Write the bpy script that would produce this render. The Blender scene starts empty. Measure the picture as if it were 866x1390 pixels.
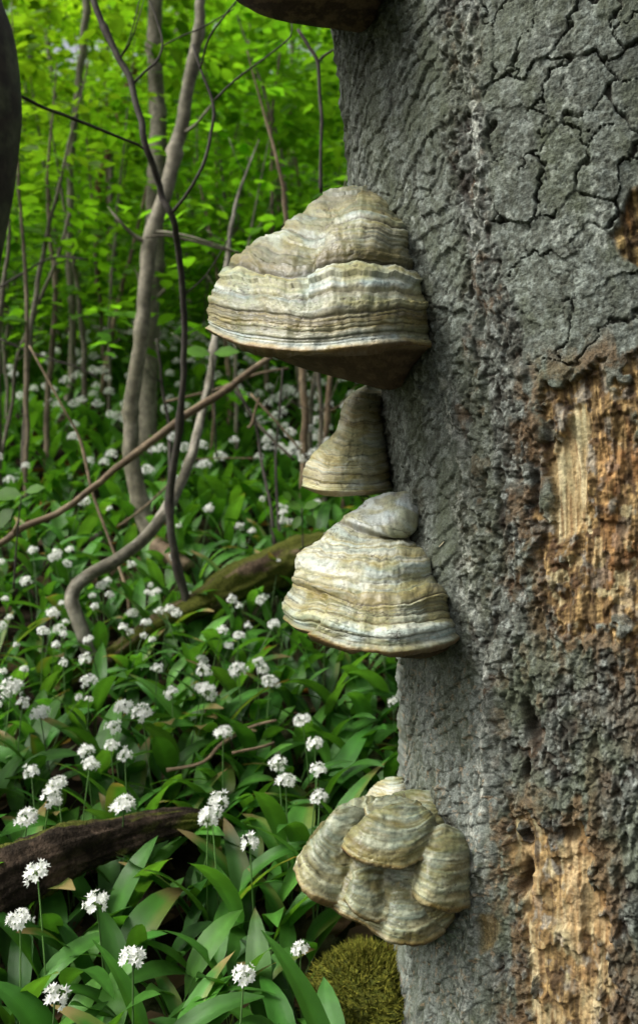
import bpy, math, random
import numpy as np
random.seed(11); rng = np.random.default_rng(7)
S = bpy.context.scene
C = S.collection
R = math.radians

# ---------------------------------------------------------------- camera, sky, sun, exposure
HC = 0.80                      # camera height above the ground at its foot
F = 1200.0                     # focal length in photo pixels (866 x 1390)
cam = bpy.data.cameras.new('camera'); camo = bpy.data.objects.new('camera', cam); C.objects.link(camo)
camo.location = (0, 0, HC); camo.rotation_euler = (R(90), 0, 0)
cam.sensor_fit = 'VERTICAL'; cam.sensor_height = 36; cam.sensor_width = 36
cam.lens = 36 * F / 1390
cam.clip_start = 0.02; cam.clip_end = 500
cam.dof.use_dof = True; cam.dof.focus_distance = 1.12; cam.dof.aperture_fstop = 5.0
S.camera = camo
w = bpy.data.worlds.new('World'); S.world = w; w.use_nodes = True
nt = w.node_tree; nt.nodes.clear()
sky = nt.nodes.new('ShaderNodeTexSky'); sky.sky_type = 'NISHITA'; sky.sun_disc = False
SUN_EL, SUN_AZ = R(47), R(-110)      # azimuth: 0 = +Y (away from camera), negative = to the left
sky.sun_elevation = SUN_EL; sky.sun_rotation = SUN_AZ
sky.air_density = 1.0; sky.dust_density = 7.0; sky.ozone_density = 0.6
bg = nt.nodes.new('ShaderNodeBackground'); bg.inputs[1].default_value = 0.15
wo = nt.nodes.new('ShaderNodeOutputWorld')
hs = nt.nodes.new('ShaderNodeHueSaturation'); hs.inputs['Saturation'].default_value = .35
nt.links.new(sky.outputs[0], hs.inputs['Color']); nt.links.new(hs.outputs[0], bg.inputs[0]); nt.links.new(bg.outputs[0], wo.inputs[0])
sl = bpy.data.lights.new('sun', 'SUN'); sl.energy = 2.3; sl.angle = R(26); sl.color = (1, 0.98, 0.94)
so = bpy.data.objects.new('sun', sl); C.objects.link(so)
sd = np.array([math.sin(SUN_AZ)*math.cos(SUN_EL), math.cos(SUN_AZ)*math.cos(SUN_EL), math.sin(SUN_EL)])
import mathutils
so.rotation_euler = mathutils.Vector(-sd).to_track_quat('-Z', 'Y').to_euler()
S.view_settings.view_transform = 'Standard'; S.view_settings.look = 'None'
S.view_settings.exposure = 0.50; S.view_settings.gamma = 1
try:
    S.cycles.max_bounces = 6; S.cycles.transparent_max_bounces = 4
except Exception: pass

# ---------------------------------------------------------------- noise
def _h(ix, iy, iz, s):
    h = (ix.astype(np.int64)*374761393 + iy.astype(np.int64)*668265263 + iz.astype(np.int64)*2147483647 + s*1274126177) & 0xFFFFFFFF
    h = ((h ^ (h >> 13)) * 1274126177) & 0xFFFFFFFF
    h = ((h ^ (h >> 16)) * 2246822519) & 0xFFFFFFFF
    return ((h ^ (h >> 15)) & 0xFFFFFF) / float(0xFFFFFF)
def noise(x, y, s=0):
    x, y = np.broadcast_arrays(np.asarray(x, float), np.asarray(y, float))
    ix = np.floor(x); iy = np.floor(y); fx = x-ix; fy = y-iy
    ux = fx*fx*fx*(fx*(fx*6-15)+10); uy = fy*fy*fy*(fy*(fy*6-15)+10)
    z = np.zeros_like(ix)
    a = _h(ix, iy, z, s); b = _h(ix+1, iy, z, s); c = _h(ix, iy+1, z, s); d = _h(ix+1, iy+1, z, s)
    return (a+(b-a)*ux) + ((c+(d-c)*ux)-(a+(b-a)*ux))*uy
def fbm(x, y, o=4, s=0, g=0.5):
    x = np.asarray(x, float); y = np.asarray(y, float)
    r = 0; a = 1; t = 0
    for i in range(o):
        r = r + a*noise(x*1.0, y*1.0, s+i*17); t += a; a *= g
        x, y = x*1.62+y*1.18+3.1, y*1.62-x*1.18+7.7
    return r/t
def ridged(x, y, o=4, s=0): return 1-np.abs(2*fbm(x, y, o, s)-1)*2.2
def voro(x, y, s=0, jit=0.9):
    ix = np.floor(x); iy = np.floor(y)
    f1 = np.full(x.shape, 9.0); f2 = np.full(x.shape, 9.0); cx = np.zeros(x.shape); cy = np.zeros(x.shape)
    z = np.zeros_like(ix)
    for dx in (-1, 0, 1):
        for dy in (-1, 0, 1):
            gx = ix+dx; gy = iy+dy
            px = gx+.5+(_h(gx, gy, z, s)-.5)*jit; py = gy+.5+(_h(gx, gy, z, s+5)-.5)*jit
            d = np.hypot(px-x, py-y)
            n = d < f1
            f2 = np.where(n, f1, np.minimum(f2, d))
            cx = np.where(n, gx, cx); cy = np.where(n, gy, cy); f1 = np.where(n, d, f1)
    return f1, f2, cx, cy
def sm(a, b, x):
    t = np.clip((x-a)/(b-a), 0, 1); return t*t*(3-2*t)
def mix(a, b, t): return a+(b-a)*t
def col(c): return np.array(c, float)
def blend(base, c, m):
    return base*(1-m[..., None]) + col(c)*m[..., None]

# ---------------------------------------------------------------- helpers
def P(px, py, d):                     # a point seen at a photo pixel, at depth d (metres)
    px = np.asarray(px, float); py = np.asarray(py, float); d = np.asarray(d, float)
    return np.stack([(px-433)*d/F, d+0*px, HC+(695-py)*d/F], -1)
def ground_rel(y):
    return np.interp(y, [-20, 0, 1.2, 1.6, 2, 2.5, 3, 4, 5, 7, 10, 14, 20, 30, 60, 120],
                     [-1.5, -.92, -.80, -.71, -.57, -.36, -.14, .33, .78, 1.38, 2.15, 3.35, 6.6, 13.2, 29, 45])
def gz(x, y):
    x = np.asarray(x, float); y = np.asarray(y, float)
    g = HC + (ground_rel(y)*2 + ground_rel(y-.4) + ground_rel(y+.4))/4
    return g + (fbm(x*1.1+9, y*1.1, 3, 91)-.5)*.16 + (fbm(x*5, y*5, 2, 92)-.5)*.035

def mesh_np(name, V, Q, mat, parent=None, cols=None, smooth=True, uv=None, T=None):
    me = bpy.data.meshes.new(name)
    V = np.asarray(V, np.float32).reshape(-1, 3)
    faces = []
    nq = 0 if Q is None else len(Q); ntr = 0 if T is None else len(T)
    idx = np.concatenate([np.asarray(Q, np.int32).ravel() if nq else np.zeros(0, np.int32), np.asarray(T, np.int32).ravel() if ntr else np.zeros(0, np.int32)])
    me.vertices.add(len(V)); me.vertices.foreach_set('co', V.ravel())
    me.loops.add(len(idx)); me.loops.foreach_set('vertex_index', idx.astype(np.int32))
    me.polygons.add(nq+ntr)
    st = np.concatenate([np.arange(nq)*4, nq*4+np.arange(ntr)*3]).astype(np.int32)
    me.polygons.foreach_set('loop_start', st)
    me.polygons.foreach_set('use_smooth', np.full(nq+ntr, smooth))
    if uv is not None:
        l = me.uv_layers.new(name='UVMap'); l.data.foreach_set('uv', np.asarray(uv, np.float32)[idx].ravel())
    if cols is not None:
        a = me.color_attributes.new('Col', 'FLOAT_COLOR', 'POINT')
        cc = np.ones((len(V), 4), np.float32); cc[:, :3] = np.asarray(cols).reshape(-1, 3); a.data.foreach_set('color', cc.ravel())
    me.update(calc_edges=True); me.validate()
    me.materials.append(mat)
    return link(name, me, parent)
def link(name, me, parent=None):
    o = bpy.data.objects.new(name, me); C.objects.link(o)
    if parent is not None:
        o.parent = parent
        # children are given in world coordinates; undo the parent's placement
        if parent.type == 'EMPTY' or parent.get('_shift'): o.matrix_parent_inverse = parent_matrix(parent).inverted()
    return o
def parent_matrix(o):
    m = mathutils.Matrix.LocRotScale(o.location, o.rotation_euler, o.scale)
    return m
def empty(name, loc, label, cat, group=None):
    o = bpy.data.objects.new(name, None); C.objects.link(o); o.location = tuple(float(v) for v in loc)
    o.empty_display_size = .05
    tag(o, label, cat, group); return o
def tag(o, label=None, cat=None, group=None, kind=None):
    if label: o['label'] = label
    if cat: o['category'] = cat
    if group: o['group'] = group
    if kind: o['kind'] = kind
    return o
def gridq(n, m, wrap=False):          # n rows, m columns
    a = np.arange(n*m).reshape(n, m)
    if wrap: a = np.concatenate([a, a[:, :1]], 1)
    return np.stack([a[:-1, :-1], a[:-1, 1:], a[1:, 1:], a[1:, :-1]], -1).reshape(-1, 4)
def spline(pts, n):
    p = np.asarray(pts, float)
    if len(p) < 2: return np.repeat(p, n, 0)
    d = np.r_[0, np.cumsum(np.maximum(np.linalg.norm(np.diff(p[:, :2], axis=0), axis=1), 1e-6))]
    q = np.concatenate([[2*p[0]-p[1]], p, [2*p[-1]-p[-2]]])
    t = np.linspace(0, d[-1], n); k = np.clip(np.searchsorted(d, t, 'right')-1, 0, len(p)-2)
    u = ((t-d[k])/(d[k+1]-d[k]))[:, None]
    a, b, c_, e = q[k], q[k+1], q[k+2], q[k+3]
    return .5*(2*b+(c_-a)*u+(2*a-5*b+4*c_-e)*u*u+(3*b-3*c_+e-a)*u**3)

# ---------------------------------------------------------------- materials
def new_mat(name):
    m = bpy.data.materials.new(name); m.use_nodes = True; t = m.node_tree
    return m, t, t.nodes['Principled BSDF'], lambda k: t.nodes.new('ShaderNode'+k), t.links.new
def attr_mat(name, rough=.85, spec=.3, nscale=300, bump=.3, var=.25, bscale=600, dist=.001, rvar=0.0):
    m, t, b, N, L = new_mat(name)
    a = N('Attribute'); a.attribute_name = 'Col'
    tc = N('TexCoord'); n = N('TexNoise'); n.inputs['Scale'].default_value = nscale; n.inputs['Detail'].default_value = 4
    L(tc.outputs['Object'], n.inputs['Vector'])
    mr = N('MapRange'); mr.inputs[1].default_value = .3; mr.inputs[2].default_value = .7
    mr.inputs[3].default_value = 1-var; mr.inputs[4].default_value = 1+var
    L(n.outputs[0], mr.inputs[0])
    vm = N('VectorMath'); vm.operation = 'SCALE'; L(a.outputs['Color'], vm.inputs[0]); L(mr.outputs[0], vm.inputs['Scale'])
    L(vm.outputs[0], b.inputs['Base Color'])
    n2 = N('TexNoise'); n2.inputs['Scale'].default_value = bscale; n2.inputs['Detail'].default_value = 3
    L(tc.outputs['Object'], n2.inputs['Vector'])
    bp = N('Bump'); bp.inputs['Strength'].default_value = bump; bp.inputs['Distance'].default_value = dist
    L(n2.outputs[0], bp.inputs['Height']); L(bp.outputs[0], b.inputs['Normal'])
    b.inputs['Roughness'].default_value = rough; b.inputs['Specular IOR Level'].default_value = spec
    if rvar:
        m2 = N('MapRange'); m2.inputs[1].default_value = .35; m2.inputs[2].default_value = .65
        m2.inputs[3].default_value = rough-rvar; m2.inputs[4].default_value = rough+rvar
        L(n2.outputs[0], m2.inputs[0]); L(m2.outputs[0], b.inputs['Roughness'])
    return m
def leaf_mat(name, rough, trans, veins=None, tone=(.5, 1.25), vary=True, spec=.5, tcol=(1.5, 1.35, .5)):
    m, t, b, N, L = new_mat(name)
    a = N('Attribute'); a.attribute_name = 'Col'
    out = t.nodes['Material Output']
    b.inputs['Roughness'].default_value = rough; b.inputs['Specular IOR Level'].default_value = spec
    oi = N('ObjectInfo'); mr = N('MapRange'); mr.inputs[3].default_value = tone[0]; mr.inputs[4].default_value = tone[1]
    L(oi.outputs['Random'], mr.inputs[0])
    vm = N('VectorMath'); vm.operation = 'SCALE'; L(a.outputs['Color'], vm.inputs[0]); L(mr.outputs[0], vm.inputs['Scale'])
    tc = N('TexCoord'); n = N('TexNoise'); n.inputs['Scale'].default_value = 25; L(tc.outputs['Object'], n.inputs['Vector'])
    m3 = N('MapRange'); m3.inputs[1].default_value = .3; m3.inputs[2].default_value = .7; m3.inputs[3].default_value = .8 if tone[0] < .9 else .96; m3.inputs[4].default_value = 1.2 if tone[0] < .9 else 1.03
    L(n.outputs[0], m3.inputs[0])
    vm3 = N('VectorMath'); vm3.operation = 'SCALE'; L(vm.outputs[0], vm3.inputs[0]); L(m3.outputs[0], vm3.inputs['Scale'])
    L(vm3.outputs[0], b.inputs['Base Color'])
    tr = N('BsdfTranslucent'); mu = N('VectorMath'); mu.operation = 'MULTIPLY'; mu.inputs[1].default_value = tcol
    L(vm3.outputs[0], mu.inputs[0]); L(mu.outputs[0], tr.inputs[0])
    mx = N('MixShader'); mx.inputs[0].default_value = trans
    L(b.outputs[0], mx.inputs[1]); L(tr.outputs[0], mx.inputs[2]); L(mx.outputs[0], out.inputs[0])
    if veins:
        uv = N('UVMap'); wv = N('TexWave'); wv.bands_direction = 'X'; wv.inputs['Scale'].default_value = veins
        wv.inputs['Distortion'].default_value = .6
        L(uv.outputs[0], wv.inputs[0]); bp = N('Bump'); bp.inputs['Strength'].default_value = .35; bp.inputs['Distance'].default_value = .001
        m4 = N('MapRange'); m4.inputs[3].default_value = .84; m4.inputs[4].default_value = 1.14; L(wv.outputs[0], m4.inputs[0])
        vm5 = N('VectorMath'); vm5.operation = 'SCALE'; L(vm3.outputs[0], vm5.inputs[0]); L(m4.outputs[0], vm5.inputs['Scale']); L(vm5.outputs[0], b.inputs['Base Color']); L(vm5.outputs[0], mu.inputs[0])
        L(wv.outputs[0], bp.inputs['Height']); L(bp.outputs[0], b.inputs['Normal']); L(bp.outputs[0], tr.inputs['Normal'])
    return m
M_BARK = attr_mat('beech_bark', .80, .30, 420, .9, .40, 620, .0018)
M_WOOD = attr_mat('rotten_wood', .85, .2, 180, .7, .28, 420, .0015)
M_CONK = attr_mat('fungus_crust', .50, .42, 420, .40, .14, 380, .0009, rvar=.12)
M_PORE = attr_mat('fungus_pores', .9, .1, 900, .4, .15, 1500, .0005)
M_STEM = attr_mat('stem_bark', .75, .3, 60, .5, .35, 120, .002)
M_MOSS = attr_mat('moss', .95, .1, 160, .8, .45, 260, .006)
M_SOIL = attr_mat('leaf_litter_soil', .95, .1, 30, .8, .5, 60, .01)
M_GAR = leaf_mat('garlic_leaf', .36, .38, veins=9, spec=.38)
M_LEAF = leaf_mat('tree_leaf', .50, .60, spec=.35, tcol=(1.8, 1.7, .6))
M_STALK = leaf_mat('garlic_stalk', .5, .2)
M_PETAL = leaf_mat('garlic_petal', .6, .45, tcol=(1, 1, 1), tone=(.92, 1.04))

# ================================================================ THE GROUND
def ground():
    xs = np.r_[np.linspace(-70, -3.2, 24), np.linspace(-3, 3, 121), np.linspace(3.2, 70, 24)]
    ys = np.r_[np.linspace(-20, .4, 10), np.linspace(.5, 6, 120), np.linspace(6.15, 20, 60), np.linspace(21, 120, 40)]
    X, Y = np.meshgrid(xs, ys)
    Z = gz(X, Y)
    n = fbm(X*6, Y*6, 4, 5); n2 = fbm(X*1.2, Y*1.2, 3, 6)
    c = np.zeros(X.shape+(3,)) + col((.018, .014, .008))
    c = blend(c, (.045, .032, .018), sm(.52, .72, n)); c = blend(c, (.018, .035, .008), sm(.40, .60, n2)*.8)
    far = sm(9, 16, Y)
    c = blend(c, (.03, .06, .012), far*.8)
    o = mesh_np('ground', np.stack([X, Y, Z], -1), gridq(len(ys), len(xs)), M_SOIL, cols=c)
    tag(o, 'dark leaf-littered soil of the wooded slope', 'ground', kind='structure')
ground()

# ================================================================ THE BEECH TRUNK
TCY, TR = 1.35, 0.39
def sil(py): return np.interp(py, [-600, 0, 60, 150, 250, 400, 520, 650, 800, 1000, 1150, 1300, 1400, 1700],
                              [330, 449, 457, 467, 475, 500, 516, 529, 533, 538, 540, 540, 532, 490])
def axis_x(zrel):
    py = 695-zrel*F/1.3
    tx = (sil(py)-433)/F; n = np.sqrt(1+tx*tx)
    return (TCY+TR*tx/n)*tx + TR/n
def trunk_depth(px, py):              # depth at which the view ray through a pixel meets the smooth trunk
    px = np.asarray(px, float); py = np.asarray(py, float); d = np.full(np.broadcast(px, py).shape, 1.2)
    for _ in range(6):
        cx = axis_x((695-py)*d/F); tx = (px-433)/F
        a = 1+tx*tx; b = -2*(cx*tx+TCY); c_ = cx*cx+TCY*TCY-TR*TR
        disc = np.maximum(b*b-4*a*c_, 0)
        d = (-b-np.sqrt(disc))/(2*a)
    return d
def inpoly(px, py, poly, soft=4):     # soft signed mask of a polygon
    poly = np.asarray(poly, float); n = len(poly); ins = np.zeros(px.shape, bool); dm = np.full(px.shape, 1e9)
    for i in range(n):
        x0, y0 = poly[i]; x1, y1 = poly[(i+1) % n]
        cnd = ((y0 > py) != (y1 > py)) & (px < (x1-x0)*(py-y0)/((y1-y0) if y1 != y0 else 1e-9)+x0)
        ins ^= cnd
        l2 = (x1-x0)**2+(y1-y0)**2; t = np.clip(((px-x0)*(x1-x0)+(py-y0)*(y1-y0))/max(l2, 1e-9), 0, 1)
        dm = np.minimum(dm, np.hypot(px-x0-t*(x1-x0), py-y0-t*(y1-y0)))
    sd_ = np.where(ins, dm, -dm)
    return sm(-soft, soft, sd_), sd_
HOL1 = [(738, 512), (800, 503), (840, 492), (900, 470), (900, 930), (862, 905), (850, 885), (815, 858), (785, 870), (755, 862), (738, 800), (724, 770), (722, 700), (738, 640), (724, 590), (732, 545)]
PALE1 = [(772, 548), (792, 545), (797, 600), (790, 680), (776, 722), (752, 738), (741, 700), (741, 640), (764, 590)]
HOL2 = [(690, 1112), (718, 1098), (735, 1125), (760, 1140), (778, 1100), (800, 1150), (812, 1190), (824, 1230), (835, 1310), (830, 1450), (700, 1450), (706, 1310), (694, 1240), (682, 1185)]
HOL3 = [(900, 235), (856, 262), (838, 298), (826, 318), (845, 345), (900, 385)]
PATCH = [(645, 1245), (662, 1240), (672, 1265), (668, 1290), (650, 1295)]
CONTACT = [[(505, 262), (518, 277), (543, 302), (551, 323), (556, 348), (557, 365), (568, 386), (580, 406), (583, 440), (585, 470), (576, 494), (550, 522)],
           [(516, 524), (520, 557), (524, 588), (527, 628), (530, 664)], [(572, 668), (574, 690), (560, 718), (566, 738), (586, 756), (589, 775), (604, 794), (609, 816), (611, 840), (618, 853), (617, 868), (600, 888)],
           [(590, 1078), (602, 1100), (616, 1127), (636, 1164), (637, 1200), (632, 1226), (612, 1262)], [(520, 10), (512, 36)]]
def build_trunk():
    a_f = np.linspace(R(187), R(262), 372); a_c = np.r_[np.linspace(R(262), R(320), 90)[1:], np.linspace(R(320), R(547), 60)[1:-1]]
    A = np.r_[a_f, a_c]
    zr = np.r_[np.linspace(-1.25, -.70, 70)[:-1], np.linspace(-.70, .72, 930), np.linspace(.72, 4.2, 90)[1:]]
    AA, ZZ = np.meshgrid(A, zr)
    cx = axis_x(ZZ)
    flare = 1+.22*sm(-.62, -1.15, ZZ)
    # the stem is not perfectly round
    lob = 1 + .012*np.cos(3*AA+1.2+ZZ*.8)+.008*np.cos(7*AA+ZZ*2.1)
    lob = lob - .012*np.exp(-((AA-R(187))/.2)**2)*0
    Rr = TR*lob*flare
    X = cx+Rr*np.cos(AA); Y = TCY+Rr*np.sin(AA)
    px = 433+X/np.maximum(Y, .3)*F; py = 695-ZZ/np.maximum(Y, .3)*F
    u = (AA-R(187))*TR*F/1.12           # unrolled surface, in photo pixel units
    v = -ZZ*F/1.12
    w1 = (fbm(u/38, v/38, 4, 1)-.5); w2 = (fbm(u/38, v/38, 4, 2)-.5)
    wx = px+w1*36; wy = py+w2*36
    fine = fbm(u/3.2, v/3.2, 3, 3); med = fbm(u/11, v/11, 4, 4); big = fbm(u/70, v/90, 4, 5)
    # ---- region masks
    sc = np.interp(py, [0, 200, 330, 450, 600, 800, 900, 1000, 1300], [628, 632, 652, 668, 672, 682, 700, 730, 760])
    sw = np.interp(py, [0, 200, 330, 450, 600, 800, 870, 1000, 1300], [28, 28, 26, 38, 56, 60, 60, 70, 90])
    strip = 1-sm(sw-7, sw+7, np.abs(wx-sc))
    lowr = sm(835, 880, wy)*sm(655, 675, wx+ (wy-1100)*.03)
    rough = np.maximum(strip, lowr)
    plates = sm(-6, 6, wx-(sc+sw))*(1-sm(470, 520, wy+ (wx-800)*.25))
    left = 1-sm(-6, 6, wx-(sc-sw))
    h1, d1 = inpoly(px+w1*30+(fbm(u/8, v/8, 3, 120)-.5)*22, py+w2*30+(fbm(u/8, v/8, 3, 121)-.5)*22, HOL1, 6); h2, d2 = inpoly(px+w1*34+(fbm(u/8, v/8, 3, 120)-.5)*22, py+w2*34+(fbm(u/8, v/8, 3, 121)-.5)*22, HOL2, 6); h3, d3 = inpoly(px+w1*20, py+w2*20, HOL3, 5)
    isl = sm(.60, .66, fbm(u/24, v/34, 4, 130)); h1 = h1*(1-isl*(1-sm(18, 50, d1))); h2 = h2*(1-isl*(1-sm(10, 26, d2)))
    pale, _ = inpoly(px+w1*16, py+w2*16, PALE1, 5); patch, _ = inpoly(px+w1*20, py+w2*20, PATCH, 4)
    def terr(n_, k_, sh=.25):
        a_ = n_*k_; f_ = np.floor(a_); r__ = a_-f_; return (f_+sm(0, sh, r__))/k_, (1-sm(0, sh*.8, r__))*sm(0, .04, r__+.02)
    # ---- plates with cracks
    qx = (u+w1*52+(med-.5)*7+(fine-.5)*2.5)/68; qy = (v+w2*60+u*.30+(med-.5)*7+(fine-.5)*2.5)/50
    f1, f2, ix, iy = voro(qx, qy, 21, .85)
    zz = np.zeros_like(ix); cid = _h(ix, iy, zz, 77)
    cw = .030+.085*sm(.50, .72, fbm(u/30, v/30, 4, 9))
    e = (f2-f1)
    crack = 1-sm(cw*.25, cw, e)
    tilt = (_h(ix, iy, zz, 31)-.5)*(qx-ix-.5)+( _h(ix, iy, zz, 32)-.2)*(qy-iy-.5)
    # finer hair cracks inside a plate
    g1, g2, jx, jy = voro((u+w1*40)/27+5, (v+w2*40+u*.3)/19, 22, .95)
    hair = (1-sm(.0, .07, g2-g1))*sm(.52, .64, fbm(u/30, v/30, 3, 12))
    dp = .0042*tilt + (_h(ix, iy, zz, 33)-.5)*.003 - .0085*crack*sm(.33, .45, fbm(u/34+9, v/34, 3, 15)) - .0022*hair + .0030*(med-.5) + .0012*(fine-.5) + 0.0005*ridged((u+v*.2)/20, (v+u*.3)/5, 4, 14) + .0016*(terr(fbm((u+w1*30)/46, (v+u*.3+w2*30)/34, 5, 16), 9, .16)[0]-.5)*2
    # ---- left bark: small diagonal scales, lenticel ridges
    k1, k2, kx, ky = voro((u+w1*30+(med-.5)*3)/28, (v+w2*34+(med-.5)*3+u*.5)/21, 41, .9)
    kk = (1-sm(.015, .09, k2-k1))*sm(.40, .52, fbm(u/30, v/36, 3, 42)); kks = ((v+w2*34+(med-.5)*3+u*.5)/21-ky-.5); kkh = _h(kx, ky, zz, 44)
    m1, m2, mx_, my = voro((u+w2*20)/9, (v+w1*20)/13, 43, .95)
    lt, le = terr(fbm((u-v*.25+w1*20)/22, (v+u*.6+w2*20)/26, 5, 46), 10, .2); lt2, le2 = terr(fbm((u+w2*10)/9, (v+u*.6)/12, 4, 47), 7, .25)
    dl = .0040*kks*(.2+kkh) + .0026*(kkh-.5) - .0024*kk + .0055*(lt-.5) + .0022*(med-.5) + .0014*(fine-.5) + .0022*(ridged(u/26, v/80, 4, 49)-.5)
    grain_ = fbm(u/2.4, v/4.5, 3, 140)
    # ---- crumbly rough bark
    r1, r2, rx, ry = voro((u+w1*30+(med-.5)*9+(fine-.5)*3)/15, (v+w2*30+(med-.5)*9+u*.2)/23, 51, .95); rsh = _h(rx, ry, zz, 58)
    r3, r4, sx, sy = voro((u+w2*30)/5.5, (v+w1*30)/6.5, 52, .95)
    rid = ridged(u/17, v/34, 4, 53)
    pits = sm(.62, .74, fbm(u/13, v/24, 3, 54))
    rt, re_ = terr(fbm((u+w1*20)/15, (v+w2*20)/30, 5, 56), 9, .18); rt2, re2 = terr(fbm((u+w2*10)/6, (v+w1*10)/7, 4, 57), 6, .3)
    rcrk = (1-sm(.02, .18, r2-r1))*sm(.36, .5, fbm(u/24, v/30, 3, 59))
    dr = .0022*(((v+w2*30+(med-.5)*9+u*.2)/23-ry-.5)*(.3+rsh)) + .0022*(rsh-.5) - .0026*rcrk + .0058*(rt-.5) + .0055*(fbm((u+w1*20)/9, (v+w2*20)/26, 5, 143, .6)-.5)*2 + .0030*(grain_-.5) + .0028*(rt2-.5) + .0030*(rid-.6) - .0055*pits + .0018*(fine-.5)
    # ---- exposed wood
    fib = fbm(u/5, v/90, 4, 61); fib2 = fbm(u/2.2, v/40, 3, 62)
    crumb = .0034*(fbm(u/5, v/36, 4, 142)-.5)*2 + .0100*(rt-.5) + .0045*(rt2-.5) + .0012*(.5-r3)+ .008*(fbm(u/28, v/40, 4, 63)-.5)*2 + .006*sm(.5, .62, fbm(u/20, v/26, 3, 64))
    woodp = .0065*(fib-.5)+.0022*(fib2-.5)-.004
    dh1 = -.009-.004*np.exp(-((py-515)/45)**2)+mix(crumb, woodp, pale)
    dh2 = -.008+mix(crumb*.9, woodp*1.2, .6)+.007*sm(.56, .62, fbm(u/24, v/30, 3, 66))
    dh3 = -.010+crumb
    D = .0015*(big-.5)
    D = D + plates*dp + left*dl + (1-plates-left).clip(0, 1)*0
    D = mix(D, dr+.002, rough*(1-plates*.6))
    # bark lip: curls up round the wounds
    for dd in (d1, d2): D = D + .0012*np.exp(-((dd+7)/7)**2)
    D = mix(D, dh1, h1); D = mix(D, dh2, h2); D = mix(D, dh3, h3); D = mix(D, D*.3-.005+crumb*.6, patch)
    def pit(x, y, a, b, dep, sl=0.):
        r = ((px-x-(py-y)*sl+w1*14)/a)**2+((py-y+w2*14)/b)**2; return dep*np.exp(-r**1.5)
    holes = pit(718, 985, 9, 30, .030, .2)+pit(711, 1050, 6, 14, .018)+pit(706, 1195, 9, 22, .020)+pit(705, 1140, 6, 12, .014)+pit(697, 1205, 8, 14, .012)+pit(764, 548, 10, 10, .012)+pit(742, 600, 6, 30, .012)+pit(727, 660, 6, 40, .012)+pit(815, 582, 6, 5, .008)+pit(768, 1135, 14, 14, .010)+pit(640, 228, 7, 12, .008)
    D = D-holes
    # long vertical edge low on the stem and a buttress fold
    edge = np.exp(-((px-(660+ (py-1000)*-.08)+w1*18)/6)**2)*sm(860, 930, py)
    D = D+.006*edge - .010*sm(0, 40, px-650)*sm(880, 1000, py)*(1-sm(690, 740, px))
    # horizontal slot left of the wound
    D = D-.006*np.exp(-((px-697+w1*10)/17)**2-((py-646+w2*14)/2.6)**2)
    vis = (AA < R(275)) | (AA > R(530))
    bk = sm(R(261), R(265), AA)
    D = mix(D, dl*1.3, bk); rough = rough*(1-bk); plates = plates*(1-bk); left = np.maximum(left, bk); h1, h2, h3, patch, strip, lowr = [m_*(1-bk) for m_ in (h1, h2, h3, patch, strip, lowr)]; holes = holes*(1-bk)
    # ---- colours (albedo)
    cl = np.zeros(px.shape+(3,))+col((.118, .128, .110))
    cl = cl*(.75+.5*big)[..., None]
    cl = blend(cl, (.26, .285, .265), sm(.47, .66, fbm(u/6, v/7, 4, 112))*.75); cl = blend(cl, (.05, .052, .036), sm(.52, .70, fbm(u/5, v/8, 4, 113))*.6)
    cl = blend(cl, (.075, .085, .050), sm(.5, .75, fbm(u/30, v/60, 4, 81))*.6)
    cl = blend(cl, (.050, .045, .036), (plates*np.maximum(crack*sm(.33, .45, fbm(u/34+9, v/34, 3, 15)), hair*.7)+left*kk*.85).clip(0, 1)*.9)
    cl = cl*(1+.35*(plates*(cid-.5)))[..., None]
    lic = sm(.60, .72, fbm(u/9, v/14, 4, 82))*sm(.40, .62, fbm(u/60, v/90, 3, 83))
    cl = blend(cl, (.36, .38, .35), (lic*(1-rough*.5)*.75))
    # pale blue-grey lichen bloom on the lower left of the stem
    bloom = sm(560, 960, py)*(1-sm(640, 690, wx))*sm(.36, .60, fbm(u/7, v/13, 4, 84))
    cl = blend(cl, (.30, .32, .305), bloom*.55)
    whit = (np.exp(-((px-650-(py-350)*.03+w1*20)/7)**2)*(1-sm(330, 380, py)) + np.exp(-((px-616+(py-640)*.0-(py-600)*.12+w1*20)/11)**2)*sm(470, 560, py)*(1-sm(800, 860, py))+ np.exp(-((px-655+(py-1000)*.08+w1*20)/12)**2)*sm(850, 930, py))
    whit = whit*sm(.48, .62, fbm(u/4, v/9, 4, 85))
    rc = np.zeros(px.shape+(3,))+col((.060, .060, .050))
    rc = rc*(.75+.5*rsh)[..., None]; rc = blend(rc, (.150, .158, .142), sm(.42, .60, fbm(u/12, v/20, 4, 86))*.85)
    rc = blend(rc, (.32, .335, .32), sm(.56, .70, fbm(u/5, v/7, 4, 87))*.7)
    rc = blend(rc, (.030, .022, .016), (pits*.8+rcrk*.7).clip(0, 1))
    rc = blend(rc, (.13, .15, .10), lowr*sm(.48, .62, fbm(u/45, v/60, 3, 88))*.45)
    rc = blend(rc, (.20, .095, .035), sm(.62, .75, fbm(u/16, v/22, 4, 89))*.28*strip)
    cl = cl*(1-(rough*(1-plates*.5))[..., None])+rc*(rough*(1-plates*.5))[..., None]
    cl = blend(cl, (.52, .52, .48), (whit*.85).clip(0, 1))
    pk = sm(.70, .76, fbm(u/6, v/6, 3, 90))*left*sm(850, 920, py)
    cl = blend(cl, (.40, .28, .18), pk*.6)
    brown = np.zeros(px.shape+(3,))+col((.15, .096, .038))
    brown = blend(brown, (.33, .225, .095), sm(.42, .58, fbm(u/12, v/18, 4, 101)))
    brown = blend(brown, (.055, .030, .015), sm(.52, .66, fbm(u/9, v/14, 4, 102))*.85)
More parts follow.
